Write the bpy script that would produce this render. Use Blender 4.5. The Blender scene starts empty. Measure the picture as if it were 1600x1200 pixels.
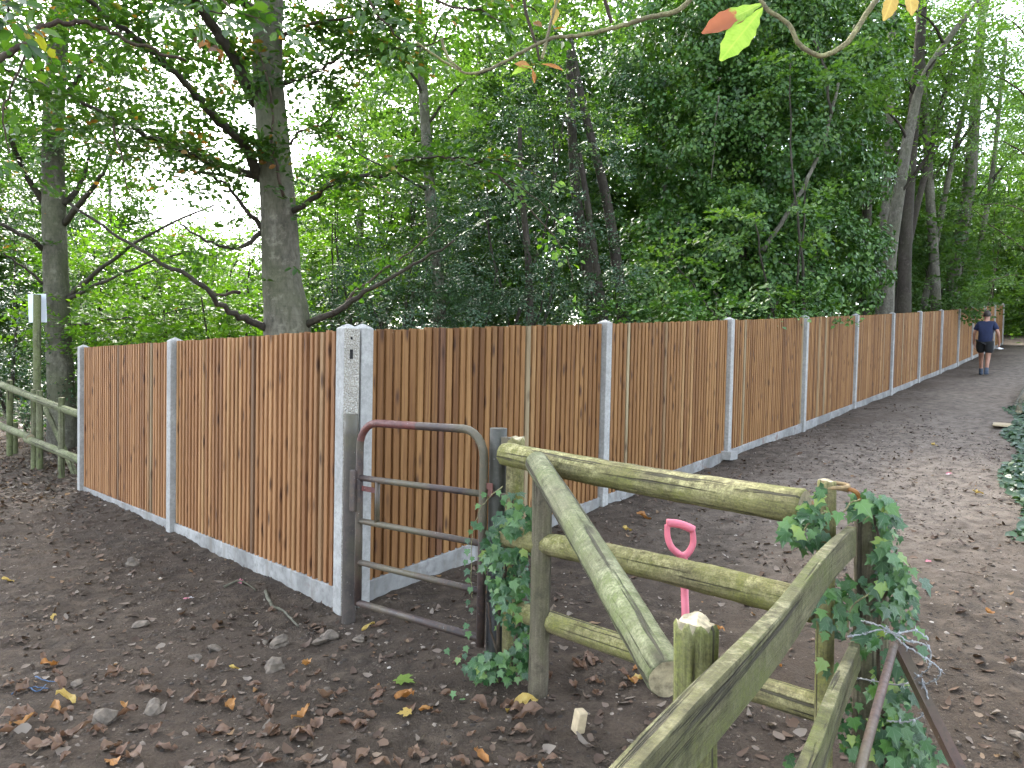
import bpy, math, random
import numpy as np
from mathutils import Vector, Matrix, Euler

sc = bpy.context.scene
COL = sc.collection
rng = np.random.default_rng(7)
random.seed(7)
R = math.radians

# ------------------------------------------------------------------ camera
PITCH, ROLL, CAMZ, FPX = R(1.8), R(1.2), 1.73, 1110.0
cam_data = bpy.data.cameras.new('camera')
cam_data.sensor_width = 36.0
cam_data.lens = 36.0 * FPX / 1600.0
cam_data.clip_start = 0.05
cam_data.clip_end = 2000.0
cam = bpy.data.objects.new('camera', cam_data)
COL.objects.link(cam)
CAMR = Euler((math.pi / 2 - PITCH, 0, 0)).to_matrix() @ Matrix.Rotation(ROLL, 3, 'Z')
cam.matrix_world = Matrix.Translation((0, 0, CAMZ)) @ CAMR.to_4x4()
sc.camera = cam

# ------------------------------------------------------------------ sky, sun, exposure
SUN_EL, SUN_AZ = R(42), R(-24)          # azimuth from +Y (view direction) towards +X
world = bpy.data.worlds.new('World')
sc.world = world
world.use_nodes = True
wn = world.node_tree
sky = wn.nodes.new('ShaderNodeTexSky')
sky.sky_type = 'NISHITA'
sky.sun_disc = False
sky.sun_elevation = SUN_EL
sky.sun_rotation = SUN_AZ
sky.air_density = 0.9
sky.dust_density = 2.0
sky.ozone_density = 0.6
haze_sat = wn.nodes.new('ShaderNodeHueSaturation')          # thin high cloud greys the blue
haze_sat.inputs['Saturation'].default_value = 0.5
wn.links.new(sky.outputs[0], haze_sat.inputs['Color'])
wn.links.new(haze_sat.outputs[0], wn.nodes['Background'].inputs[0])
wn.nodes['Background'].inputs[1].default_value = 0.15
sd = bpy.data.lights.new('sun', 'SUN')
sd.energy = 1.5
sd.angle = R(10.0)
sd.color = (1.0, 0.95, 0.86)
sun = bpy.data.objects.new('sun', sd)
COL.objects.link(sun)
sdir = Vector((math.sin(SUN_AZ) * math.cos(SUN_EL), math.cos(SUN_AZ) * math.cos(SUN_EL), math.sin(SUN_EL)))
sun.rotation_euler = (-sdir).to_track_quat('-Z', 'Y').to_euler()
sun.location = sdir * 60
sc.view_settings.view_transform = 'Standard'
sc.view_settings.look = 'None'
sc.view_settings.exposure = 3.1
sc.view_settings.gamma = 1.0
sc.cycles.max_bounces = 5
sc.cycles.diffuse_bounces = 3
sc.cycles.transmission_bounces = 4
sc.cycles.caustics_reflective = False
sc.cycles.caustics_refractive = False
sc.cycles.use_denoising = True
sc.cycles.use_adaptive_sampling = True
sc.cycles.adaptive_threshold = 0.03

# ------------------------------------------------------------------ terrain function
CX, CY = -1.05, 4.75
ER = Vector((0.645, 0.764)); EL = Vector((-0.714, 0.700))
DET = ER.x * EL.y - ER.y * EL.x

def uv_of(x, y):
    dx, dy = x - CX, y - CY
    u = (dx * EL.y - dy * EL.x) / DET
    v = (ER.x * dy - ER.y * dx) / DET
    return u, v

def vnoise(x, y, seed=0):
    x = np.asarray(x, float); y = np.asarray(y, float)
    xi = np.floor(x).astype(np.int64); yi = np.floor(y).astype(np.int64)
    fx = x - xi; fy = y - yi
    fx = fx * fx * (3 - 2 * fx); fy = fy * fy * (3 - 2 * fy)
    def h(a, b):
        n = (a * 374761393 + b * 668265263 + seed * 974634777) & 0x7fffffff
        n = ((n ^ (n >> 13)) * 1274126177) & 0x7fffffff
        n = n ^ (n >> 16)
        return (n & 0xffff) / 65535.0
    a = h(xi, yi); b = h(xi + 1, yi); c = h(xi, yi + 1); d = h(xi + 1, yi + 1)
    return (a + (b - a) * fx) * (1 - fy) + (c + (d - c) * fx) * fy - 0.5

def base_z(x, y):
    x = np.asarray(x, float); y = np.asarray(y, float)
    u, v = uv_of(x, y)
    k = u / 3.0
    s = np.where(k > 6, k, 0.25 * np.log1p(np.exp(np.clip(k / 0.25, -40, 40))))
    s = np.minimum(s, 16 + 0.2 * np.maximum(s - 16, 0))
    z = 0.2 * s + 0.0033 * s * s
    z = z + 0.065 * np.clip((k + 0.1) / 0.9, 0, 1)
    z = z - 0.008 * np.clip(v, -3, 25)
    # soil banked a little along the left gravel boards
    return z

def ground_z(x, y):
    x = np.asarray(x, float); y = np.asarray(y, float)
    z = base_z(x, y)
    z = z + 0.05 * vnoise(x * 0.7, y * 0.7, 1) + 0.03 * vnoise(x * 2.1, y * 2.1, 2) + 0.018 * vnoise(x * 5.3, y * 5.3, 3)
    n4 = vnoise(x * 12, y * 12, 4); n5 = vnoise(x * 26, y * 26, 5)
    n6 = vnoise(x * 17 + y * 6, y * 17 - x * 6, 6); n7 = vnoise(x * 9 - y * 4, y * 9 + x * 4, 7)
    z = z + 0.016 * n4 + 0.013 * n5 + 0.014 * np.maximum(n6 - 0.12, 0) + 0.03 * np.maximum(n7 - 0.25, 0)
    return z

def gz(x, y):
    return float(ground_z(x, y))

def P(px, py, d):
    """point seen at pixel (px,py) of the 1600x1200 photograph, d metres along the view axis"""
    return Vector((0, 0, CAMZ)) + CAMR @ Vector(((px - 800) / FPX * d, -(py - 600) / FPX * d, -d))

def GP(px, py):
    d = 1.0
    while d < 120:
        p = P(px, py, d)
        if p.z < float(base_z(p.x, p.y)):
            break
        d *= 1.01
    p.z = gz(p.x, p.y)
    return p

# ------------------------------------------------------------------ object helpers
def link(o, parent=None):
    COL.objects.link(o)
    if parent is not None:
        o.parent = parent
        o.matrix_parent_inverse = Matrix.Translation(-Vector(ROOT.get(parent.name, (0, 0, 0))))
    return o

ROOT = {}

def tag(o, label=None, cat=None, group=None, kind=None):
    if label: o['label'] = label
    if cat: o['category'] = cat
    if group: o['group'] = group
    if kind: o['kind'] = kind
    return o

def thing(name, label, cat, loc=(0, 0, 0), group=None):
    o = bpy.data.objects.new(name, None)
    o.empty_display_size = 0.1
    o.location = loc
    COL.objects.link(o)
    ROOT[o.name] = tuple(loc)
    return tag(o, label, cat, group)

def mesh_obj(name, me, mat, parent=None):
    o = bpy.data.objects.new(name, me)
    if mat is not None and len(me.materials) == 0:
        me.materials.append(mat)
    return link(o, parent)

class MB:
    def __init__(s):
        s.v = []; s.f = []
    def add(s, vs, fs):
        n = len(s.v)
        s.v += [tuple(v) for v in vs]
        s.f += [tuple(i + n for i in f) for f in fs]
        return s
    def box(s, c, dims, m=None, bev=0.0):
        x, y, z = dims[0] / 2, dims[1] / 2, dims[2] / 2
        vs = [Vector((sx * x, sy * y, sz * z)) for sx in (-1, 1) for sy in (-1, 1) for sz in (-1, 1)]
        if m is not None: vs = [m @ v for v in vs]
        vs = [v + Vector(c) for v in vs]
        return s.add(vs, [(0, 1, 3, 2), (4, 6, 7, 5), (0, 4, 5, 1), (2, 3, 7, 6), (0, 2, 6, 4), (1, 5, 7, 3)])
    def mesh(s, name, smooth=False):
        me = bpy.data.meshes.new(name)
        me.from_pydata(s.v, [], s.f)
        me.update()
        if smooth: me.polygons.foreach_set('use_smooth', [True] * len(me.polygons))
        return me
    def build(s, name, mat, parent=None, smooth=False, bevel=0.0, sub=0):
        o = mesh_obj(name, s.mesh(name, smooth), mat, parent)
        if bevel:
            b = o.modifiers.new('bevel', 'BEVEL'); b.width = bevel; b.segments = 2; b.limit_method = 'ANGLE'; b.angle_limit = R(35)
        return o

def smooth_path(pts, n=4):
    pts = [Vector(p) for p in pts]
    if len(pts) < 3: 
        return [pts[0].lerp(pts[-1], i / n) for i in range(n + 1)]
    out = []
    for i in range(len(pts) - 1):
        p0 = pts[max(i - 1, 0)]; p1 = pts[i]; p2 = pts[i + 1]; p3 = pts[min(i + 2, len(pts) - 1)]
        for j in range(n):
            t = j / n
            out.append(0.5 * ((2 * p1) + (p2 - p0) * t + (2 * p0 - 5 * p1 + 4 * p2 - p3) * t * t + (3 * p1 - p0 - 3 * p2 + p3) * t ** 3))
    out.append(pts[-1])
    return out

def tube(mb, pts, radii, seg=8, cap=True, rough=0.0, flat=None, seed=0):
    """skin a polyline with rings; radii a number, (start,end) or a list"""
    n = len(pts)
    if isinstance(radii, (int, float)): radii = [radii] * n
    elif len(radii) == 2 and n != 2: radii = [radii[0] + (radii[1] - radii[0]) * i / (n - 1) for i in range(n)]
    pts = [Vector(p) for p in pts]
    t0 = (pts[1] - pts[0]).normalized()
    ref = Vector((0, 0, 1)) if abs(t0.z) < 0.9 else Vector((1, 0, 0))
    nx = t0.cross(ref).normalized()
    vs = []; fs = []
    rr = random.Random(seed)
    ang_off = [rr.uniform(-1, 1) for _ in range(seg)]
    for i, p in enumerate(pts):
        t = (pts[min(i + 1, n - 1)] - pts[max(i - 1, 0)]).normalized()
        nx = (nx - t * nx.dot(t)).normalized(); ny = t.cross(nx)
        for j in range(seg):
            a = 2 * math.pi * j / seg
            r = radii[i]
            if rough: r *= 1 + rough * (0.55 * ang_off[j] + 0.45 * rr.uniform(-1, 1))
            ca, sa = math.cos(a), math.sin(a)
            if flat: ca, sa = ca * flat[0], sa * flat[1]
            vs.append(p + nx * (r * ca) + ny * (r * sa))
    for i in range(n - 1):
        for j in range(seg):
            fs.append((i * seg + j, i * seg + (j + 1) % seg, (i + 1) * seg + (j + 1) % seg, (i + 1) * seg + j))
    if cap:
        fs.append(tuple(reversed(range(seg))))
        fs.append(tuple((n - 1) * seg + j for j in range(seg)))
    mb.add(vs, fs)
    return mb

# ------------------------------------------------------------------ material helpers
class NT:
    def __init__(s, name):
        s.m = bpy.data.materials.new(name); s.m.use_nodes = True
        s.t = s.m.node_tree; s.b = s.t.nodes['Principled BSDF']; s.out = s.t.nodes['Material Output']
    def n(s, typ, **kw):
        nd = s.t.nodes.new(typ)
        for k, v in kw.items(): setattr(nd, k, v)
        return nd
    def l(s, a, b): s.t.links.new(a, b)
    def set(s, sock, v):
        if hasattr(v, 'is_linked') or isinstance(v, bpy.types.NodeSocket): s.l(v, sock)
        else: sock.default_value = v
    def coord(s, which='Object'):
        return s.n('ShaderNodeTexCoord').outputs[which]
    def pos(s): return s.n('ShaderNodeNewGeometry').outputs['Position']
    def mapping(s, vec, scale=(1, 1, 1), loc=(0, 0, 0), rot=(0, 0, 0)):
        m = s.n('ShaderNodeMapping'); s.l(vec, m.inputs[0])
        s.set(m.inputs['Scale'], scale); s.set(m.inputs['Location'], loc); s.set(m.inputs['Rotation'], rot)
        return m.outputs[0]
    def noise(s, vec, scale, detail=4, rough=0.55, dist=0.0, out=0):
        m = s.n('ShaderNodeTexNoise'); s.l(vec, m.inputs['Vector'])
        m.inputs['Scale'].default_value = scale; m.inputs['Detail'].default_value = detail
        m.inputs['Roughness'].default_value = rough; m.inputs['Distortion'].default_value = dist
        return m.outputs[out]
    def voronoi(s, vec, scale, feature='F1', out='Distance', rand=1.0):
        m = s.n('ShaderNodeTexVoronoi', feature=feature); s.l(vec, m.inputs['Vector'])
        m.inputs['Scale'].default_value = scale; m.inputs['Randomness'].default_value = rand
        return m.outputs[out]
    def math(s, op, a, b=0.0, c=None, clamp=False):
        m = s.n('ShaderNodeMath', operation=op, use_clamp=clamp)
        s.set(m.inputs[0], a); s.set(m.inputs[1], b)
        if c is not None: s.set(m.inputs[2], c)
        return m.outputs[0]
    def rng(s, v, a, b, c=0.0, d=1.0):
        m = s.n('ShaderNodeMapRange'); m.clamp = True; s.l(v, m.inputs[0])
        for i, q in enumerate((a, b, c, d)): m.inputs[i + 1].default_value = q
        return m.outputs[0]
    def ramp(s, v, stops, interp='LINEAR'):
        m = s.n('ShaderNodeValToRGB'); s.set(m.inputs[0], v)
        cr = m.color_ramp; cr.interpolation = interp
        while len(cr.elements) > 1: cr.elements.remove(cr.elements[0])
        cr.elements[0].position = stops[0][0]; cr.elements[0].color = (*stops[0][1], 1)
        for p, c in stops[1:]:
            e = cr.elements.new(p); e.color = (*c, 1)
        return m.outputs[0]
    def mix(s, f, a, b, mode='MIX'):
        m = s.n('ShaderNodeMix', data_type='RGBA', blend_type=mode)
        s.set(m.inputs[0], f)
        for sock, v in ((m.inputs[6], a), (m.inputs[7], b)):
            s.set(sock, (*v, 1) if isinstance(v, tuple) and len(v) == 3 else v)
        return m.outputs[2]
    def hsv(s, col, h=0.5, sa=1.0, v=1.0):
        m = s.n('ShaderNodeHueSaturation'); s.l(col, m.inputs['Color'])
        s.set(m.inputs['Hue'], h); s.set(m.inputs['Saturation'], sa); s.set(m.inputs['Value'], v)
        return m.outputs[0]
    def bump(s, h, strength=0.5, dist=0.01, normal=None):
        m = s.n('ShaderNodeBump'); m.inputs['Strength'].default_value = strength; m.inputs['Distance'].default_value = dist
        s.l(h, m.inputs['Height'])
        if normal is not None: s.l(normal, m.inputs['Normal'])
        s.l(m.outputs[0], s.b.inputs['Normal'])
        return m.outputs[0]
    def rnd(s):
        """one random number for each object and each loose piece of a mesh"""
        a = s.n('ShaderNodeObjectInfo').outputs['Random']; b = s.n('ShaderNodeNewGeometry').outputs['Random Per Island']
        return s.math('FRACT', s.math('ADD', a, b))
    def color(s, c): s.set(s.b.inputs['Base Color'], (*c, 1) if isinstance(c, tuple) else c)
    def rough(s, r): s.set(s.b.inputs['Roughness'], r)

def leaf_material(name, stops, transl=0.4, rough=0.45, spec=0.5, tcol=(1.2, 1.4, 0.35), rnd_mode='attr', tstops=None):
    t = NT(name)
    if rnd_mode == 'attr':
        a = t.n('ShaderNodeAttribute'); a.attribute_name = 'rnd'; r = a.outputs['Fac']
    else:
        r = t.rnd()
    c = t.ramp(r, stops)
    t.color(c); t.rough(rough); t.b.inputs['Specular IOR Level'].default_value = spec
    tr = t.n('ShaderNodeBsdfTranslucent')
    tc = t.mix(1.0, c, tcol, 'MULTIPLY')
    t.l(tc, tr.inputs[0])
    ms = t.n('ShaderNodeMixShader'); ms.inputs[0].default_value = transl
    t.l(t.b.outputs[0], ms.inputs[1]); t.l(tr.outputs[0], ms.inputs[2]); t.l(ms.outputs[0], t.out.inputs[0])
    return t.m

M = {}
# --- soil
def mat_soil():
    t = NT('soil'); p = t.pos()
    n1 = t.noise(p, 0.9, 5, 0.6); n2 = t.noise(p, 7, 6, 0.65); n3 = t.noise(p, 60, 4, 0.6); n4 = t.noise(p, 220, 3, 0.6)
    c = t.ramp(n2, [(0.3, (0.018, 0.0136, 0.0098)), (0.5, (0.043, 0.0322, 0.0230)), (0.7, (0.10, 0.0765, 0.0555))])
    c = t.mix(t.rng(n1, 0.45, 0.65), c, (0.056, 0.041, 0.029))
    # trodden, dry and dusty middle of the path
    s = t.n('ShaderNodeSeparateXYZ'); t.l(p, s.inputs[0])
    cross = t.math('ADD', t.math('MULTIPLY', s.outputs[0], 0.764), t.math('MULTIPLY', s.outputs[1], -0.645))
    along = t.math('ADD', t.math('MULTIPLY', s.outputs[0], 0.645), t.math('MULTIPLY', s.outputs[1], 0.764))
    wob = t.math('MULTIPLY', t.math('SUBTRACT', t.noise(p, 0.5, 3), 0.5), 2.2)
    q = t.math('ABSOLUTE', t.math('SUBTRACT', t.math('ADD', cross, wob), -1.7))
    dust = t.math('MULTIPLY', t.rng(q, 0.5, 2.3, 1, 0), t.rng(along, 4.0, 8.0))
    dust = t.math('MULTIPLY', dust, t.rng(n2, 0.3, 0.6, 0.25, 1.0))
    c = t.mix(t.math('MULTIPLY', dust, 0.8), c, (0.265, 0.225, 0.185))
    c = t.mix(t.rng(n3, 0.35, 0.75, 0, 0.7), c, t.mix(0.5, c, (0.115, 0.088, 0.063)))
    specks = t.rng(t.voronoi(p, 90), 0.0, 0.16, 1, 0)
    c = t.mix(t.math('MULTIPLY', specks, t.rng(t.noise(p, 25, 2), 0.5, 0.62)), c, (0.33, 0.3, 0.27))
    t.color(c); t.rough(0.95); t.b.inputs['Specular IOR Level'].default_value = 0.2
    h = t.math('ADD', t.math('MULTIPLY', n2, 0.5), t.math('ADD', t.math('MULTIPLY', n3, 0.35), t.math('MULTIPLY', n4, 0.12)))
    t.bump(h, 1.0, 0.05)
    return t.m
M['soil'] = mat_soil()

# --- fence timber
def mat_board(name, lo, mid, hi):
    t = NT(name); r = t.rnd()
    o = t.coord('Object')
    off = t.n('ShaderNodeCombineXYZ'); t.l(t.math('MULTIPLY', r, 37.0), off.inputs[0]); t.l(t.math('MULTIPLY', r, 91.0), off.inputs[2])
    va = t.n('ShaderNodeVectorMath', operation='ADD'); t.l(o, va.inputs[0]); t.l(off.outputs[0], va.inputs[1])
    v = va.outputs[0]
    grain = t.noise(t.mapping(v, (55, 55, 1.6)), 1.0, 5, 0.6, 0.6)
    fine = t.noise(t.mapping(v, (160, 160, 6)), 1.0, 3, 0.6)
    blot = t.noise(t.mapping(v, (6, 6, 1.3)), 1.0, 3, 0.5)
    c = t.ramp(r, [(0.0, lo), (0.25, mid), (0.55, hi), (0.75, mid), (0.86, hi), (0.90, (0.33, 0.205, 0.09)), (0.945, mid), (0.965, (0.30, 0.25, 0.15)), (1.0, (0.13, 0.06, 0.03))])
    c = t.mix(t.rng(grain, 0.35, 0.7, 0, 0.65), c, t.mix(1.0, c, (0.45, 0.35, 0.28), 'MULTIPLY'))
    c = t.mix(t.rng(fine, 0.4, 0.8, 0, 0.4), c, t.mix(1.0, c, (1.35, 1.3, 1.2), 'MULTIPLY'))
    c = t.mix(t.rng(blot, 0.45, 0.75, 0, 0.5), c, t.mix(1.0, c, (0.62, 0.5, 0.42), 'MULTIPLY'))
    kn = t.voronoi(t.mapping(v, (11, 11, 3.4)), 1.0)
    c = t.mix(t.rng(kn, 0.07, 0.26, 0.9, 0), c, (0.045, 0.019, 0.009))
    streak = t.noise(t.mapping(v, (28, 28, 0.7)), 1.0, 4, 0.6, 1.2)
    c = t.mix(t.rng(streak, 0.55, 0.68, 0, 0.6), c, t.mix(1.0, c, (0.4, 0.3, 0.24), 'MULTIPLY'))
    t.color(c); t.rough(0.75); t.b.inputs['Specular IOR Level'].default_value = 0.3
    t.bump(t.math('ADD', grain, t.math('MULTIPLY', fine, 0.5)), 0.35, 0.004)
    return t.m
M['board'] = mat_board('treated_boards', (0.135, 0.062, 0.021), (0.20, 0.099, 0.034), (0.275, 0.148, 0.055))
M['board_tan'] = mat_board('pale_treated_boards', (0.205, 0.099, 0.041), (0.275, 0.138, 0.057), (0.355, 0.194, 0.086))

# --- concrete
def mat_concrete(name, base=(0.36, 0.355, 0.335), rough_agg=0.0):
    t = NT(name); p = t.pos()
    n1 = t.noise(p, 3.5, 5, 0.6); n2 = t.noise(p, 35, 4, 0.6); n3 = t.noise(p, 240, 3, 0.6)
    c = t.mix(t.rng(n1, 0.3, 0.7), tuple(x * 0.78 for x in base), tuple(min(1, x * 1.12) for x in base))
    c = t.mix(t.rng(n2, 0.42, 0.7, 0, 0.7), c, tuple(x * 0.6 for x in base))
    c = t.mix(t.rng(t.noise(p, 11, 6, 0.7), 0.5, 0.7, 0, 0.55), c, tuple(x * 0.55 for x in base))
    c = t.mix(t.rng(n3, 0.5, 0.7, 0, 0.4), c, tuple(x * 0.5 for x in base))
    if rough_agg:
        vo = t.voronoi(p, 95)
        c = t.mix(t.rng(vo, 0.2, 0.6, 0, 0.75), c, (0.28, 0.25, 0.2))
        c = t.mix(t.rng(t.noise(p, 80, 3), 0.52, 0.66, 0, 0.6), c, (0.6, 0.58, 0.52))
        t.bump(t.math('ADD', t.math('MULTIPLY', vo, 1.0), t.math('MULTIPLY', n2, 0.6)), 1.0, 0.012)
    else:
        pits = t.rng(t.voronoi(p, 75), 0.06, 0.16, 1, 0)
        c = t.mix(t.math('MULTIPLY', pits, 0.8), c, tuple(x * 0.45 for x in base))
        t.bump(t.math('ADD', n2, t.math('MULTIPLY', n3, 0.6)), 0.3, 0.006)
    t.color(c); t.rough(0.85); t.b.inputs['Specular IOR Level'].default_value = 0.3
    return t.m
M['concrete'] = mat_concrete('smooth_concrete')
M['aggregate'] = mat_concrete('rough_concrete', (0.5, 0.48, 0.43), 1.0)
def mat_gravelboard():
    t = NT('gravel_board_concrete'); p = t.pos()
    n1 = t.noise(p, 2.2, 5, 0.65, 0.4); n2 = t.noise(p, 14, 5, 0.65); n3 = t.noise(p, 200, 3, 0.6)
    c = t.ramp(n1, [(0.3, (0.12, 0.118, 0.11)), (0.5, (0.22, 0.217, 0.205)), (0.68, (0.32, 0.317, 0.30))])
    c = t.mix(t.rng(n2, 0.48, 0.66, 0, 0.75), c, (0.13, 0.125, 0.115))
    c = t.mix(t.rng(t.noise(t.mapping(p, (9, 9, 1.2)), 1.0, 4, 0.6), 0.54, 0.68, 0, 0.6), c, (0.14, 0.12, 0.095))
    c = t.mix(t.rng(t.noise(p, 5.5, 2), 0.66, 0.72, 0, 0.7), c, (0.16, 0.1, 0.075))
    t.color(c); t.rough(0.85); t.bump(t.math('ADD', n2, t.math('MULTIPLY', n3, 0.4)), 0.35, 0.006)
    return t.m
M['gravel_board'] = mat_gravelboard()
def simple(name, c, rough=0.6, metal=0.0, nscale=30.0, var=0.35, bump=0.0, spec=0.5, coordw=False):
    t = NT(name); p = t.pos() if not coordw else t.coord('Object')
    n = t.noise(p, nscale, 5, 0.6)
    cc = t.mix(t.rng(n, 0.3, 0.7), tuple(x * (1 - var) for x in c), tuple(min(1, x * (1 + var)) for x in c))
    t.color(cc); t.rough(rough); t.b.inputs['Metallic'].default_value = metal; t.b.inputs['Specular IOR Level'].default_value = spec
    if bump: t.bump(n, bump, 0.006)
    return t.m
M['black'] = simple('black_plastic', (0.012, 0.012, 0.012), 0.5)
M['bolt'] = simple('zinc_bolt', (0.5, 0.5, 0.5), 0.35, 0.9)
M['hole_shade'] = simple('hole_shade_black', (0.01, 0.009, 0.008), 0.9)

# --- old painted and rusted steel tube
def mat_tube(name, c1, c2, c3, green=0.5):
    t = NT(name); p = t.pos()
    n1 = t.noise(p, 5, 5, 0.65); n2 = t.noise(p, 45, 5, 0.65); n3 = t.noise(p, 2.0, 3)
    c = t.mix(t.rng(n1, 0.4, 0.62), c1, c2)
    c = t.mix(t.rng(n2, 0.5, 0.68, 0, 0.8), c, c3)
    c = t.mix(t.math('MULTIPLY', t.rng(n3, 0.45, 0.6), green), c, (0.13, 0.125, 0.06))
    c = t.mix(t.rng(t.voronoi(p, 26), 0.0, 0.09, 0.7, 0), c, (0.42, 0.42, 0.38))
    t.color(c); t.rough(t.rng(n2, 0.3, 0.7, 0.42, 0.75)); t.b.inputs['Specular IOR Level'].default_value = 0.5
    t.bump(n2, 0.25, 0.004)
    return t.m
M['gate_tube'] = mat_tube('rusted_gate_tube', (0.032, 0.022, 0.021), (0.055, 0.037, 0.030), (0.10, 0.062, 0.045), 0.35)
M['gate_red'] = mat_tube('red_oxide', (0.12, 0.032, 0.026), (0.09, 0.03, 0.026), (0.06, 0.03, 0.028), 0.1)
M['post_tube'] = mat_tube('dark_post_tube', (0.028, 0.022, 0.019), (0.05, 0.04, 0.033), (0.08, 0.062, 0.05), 0.3)
M['black_tube'] = mat_tube('black_post_tube', (0.018, 0.018, 0.019), (0.03, 0.03, 0.031), (0.06, 0.058, 0.055), 0.15)
M['rust'] = mat_tube('rusty_iron', (0.06, 0.033, 0.024), (0.09, 0.05, 0.035), (0.045, 0.035, 0.03), 0.3)

# --- weathered, algae-green timber; grain runs along each log's own object Y
def mat_log(name, wood=(0.27, 0.235, 0.115), dark=(0.085, 0.07, 0.036), green=(0.20, 0.21, 0.038), pale=(0.47, 0.43, 0.205), gamt=0.75, pamt=0.85):
    t = NT(name); o = t.coord('Object'); r = t.n('ShaderNodeObjectInfo').outputs['Random']
    off = t.n('ShaderNodeCombineXYZ'); t.l(t.math('MULTIPLY', r, 53.0), off.inputs[0]); t.l(t.math('MULTIPLY', r, 17.0), off.inputs[1])
    va = t.n('ShaderNodeVectorMath', operation='ADD'); t.l(o, va.inputs[0]); t.l(off.outputs[0], va.inputs[1]); v = va.outputs[0]
    grain = t.noise(t.mapping(v, (60, 3.0, 60)), 1.0, 6, 0.65, 0.8)
    n1 = t.noise(t.mapping(v, (6, 2.2, 6)), 1.0, 5, 0.6, 0.5); n2 = t.noise(v, 28, 6, 0.7); n3 = t.noise(v, 4.0, 4, 0.6)
    n4 = t.noise(v, 130, 4, 0.65)
    c = t.mix(t.rng(grain, 0.3, 0.68), dark, wood)
    c = t.mix(t.rng(n1, 0.38, 0.62, 0, gamt), c, t.mix(t.rng(n2, 0.35, 0.65), green, tuple(x * 0.55 for x in green)))
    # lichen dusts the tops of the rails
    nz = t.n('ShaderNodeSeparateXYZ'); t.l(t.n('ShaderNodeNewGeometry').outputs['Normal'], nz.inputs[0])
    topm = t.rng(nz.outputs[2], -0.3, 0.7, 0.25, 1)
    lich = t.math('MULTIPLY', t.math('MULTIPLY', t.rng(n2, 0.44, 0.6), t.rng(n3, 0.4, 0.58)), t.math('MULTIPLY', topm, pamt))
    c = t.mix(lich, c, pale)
    crack = t.rng(t.noise(t.mapping(v, (42, 0.8, 42)), 1.0, 4, 0.55, 0.35), 0.595, 0.65, 0, 0.9)
    knot = t.rng(t.voronoi(t.mapping(v, (9, 3.2, 9)), 1.0), 0.06, 0.2, 0.8, 0)
    crack = t.math('MAXIMUM', crack, knot)
    c = t.mix(crack, c, (0.045, 0.038, 0.028))
    c = t.mix(t.rng(n4, 0.3, 0.6, 0.65, 0), c, (0.07, 0.064, 0.04))
    c = t.mix(t.math('MULTIPLY', t.rng(t.noise(v, 11, 6, 0.75), 0.52, 0.66), 0.55), c, tuple(x * 0.45 for x in dark))
    t.color(c); t.rough(0.88); t.b.inputs['Specular IOR Level'].default_value = 0.25
    h = t.math('SUBTRACT', t.math('ADD', t.math('MULTIPLY', grain, 0.6), t.math('MULTIPLY', n2, 0.4)), crack)
    t.bump(h, 1.0, 0.012)
    return t.m
M['log'] = mat_log('mossy_log')
M['log_green'] = mat_log('green_log', (0.20, 0.20, 0.12), (0.08, 0.08, 0.046), (0.15, 0.185, 0.065), (0.34, 0.35, 0.21), 0.85, 0.7)
M['log_grey'] = mat_log('grey_log', (0.17, 0.14, 0.10), (0.07, 0.058, 0.043), (0.12, 0.14, 0.045), (0.28, 0.26, 0.16), 0.45, 0.35)
M['board_old'] = mat_log('mossy_board', (0.15, 0.135, 0.068), (0.055, 0.05, 0.026), (0.115, 0.13, 0.033), (0.29, 0.27, 0.155), 0.85, 0.8)
M['log_stump'] = mat_log('stump_log', (0.24, 0.235, 0.09), (0.08, 0.078, 0.03), (0.19, 0.24, 0.035), (0.38, 0.38, 0.18), 0.9, 0.5)
M['endgrain'] = simple('sawn_end', (0.33, 0.28, 0.18), 0.9, 0, 40, 0.5, 0.8)
M['offcut'] = simple('pale_offcut', (0.40, 0.32, 0.20), 0.8, 0, 25, 0.25, 0.2)
M['pink'] = simple('pink_plastic', (0.70, 0.17, 0.23), 0.42, 0, 14, 0.12)
M['sign'] = simple('sign_back', (0.62, 0.66, 0.72), 0.5, 0, 6, 0.08)
M['wire'] = simple('galvanised_wire', (0.30, 0.305, 0.31), 0.4, 0.7)
M['rope'] = simple('rope', (0.24, 0.165, 0.08), 0.9, 0, 60, 0.3)
M['stone'] = simple('flint', (0.11, 0.088, 0.066), 0.85, 0, 25, 0.5, 0.6)
M['twine'] = simple('blue_twine', (0.03, 0.075, 0.15), 0.6)
M['wrap_pink'] = simple('pink_scrap', (0.35, 0.10, 0.13), 0.5)
M['wrap_white'] = simple('white_scrap', (0.45, 0.42, 0.42), 0.5, 0, 20, 0.1)

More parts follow.
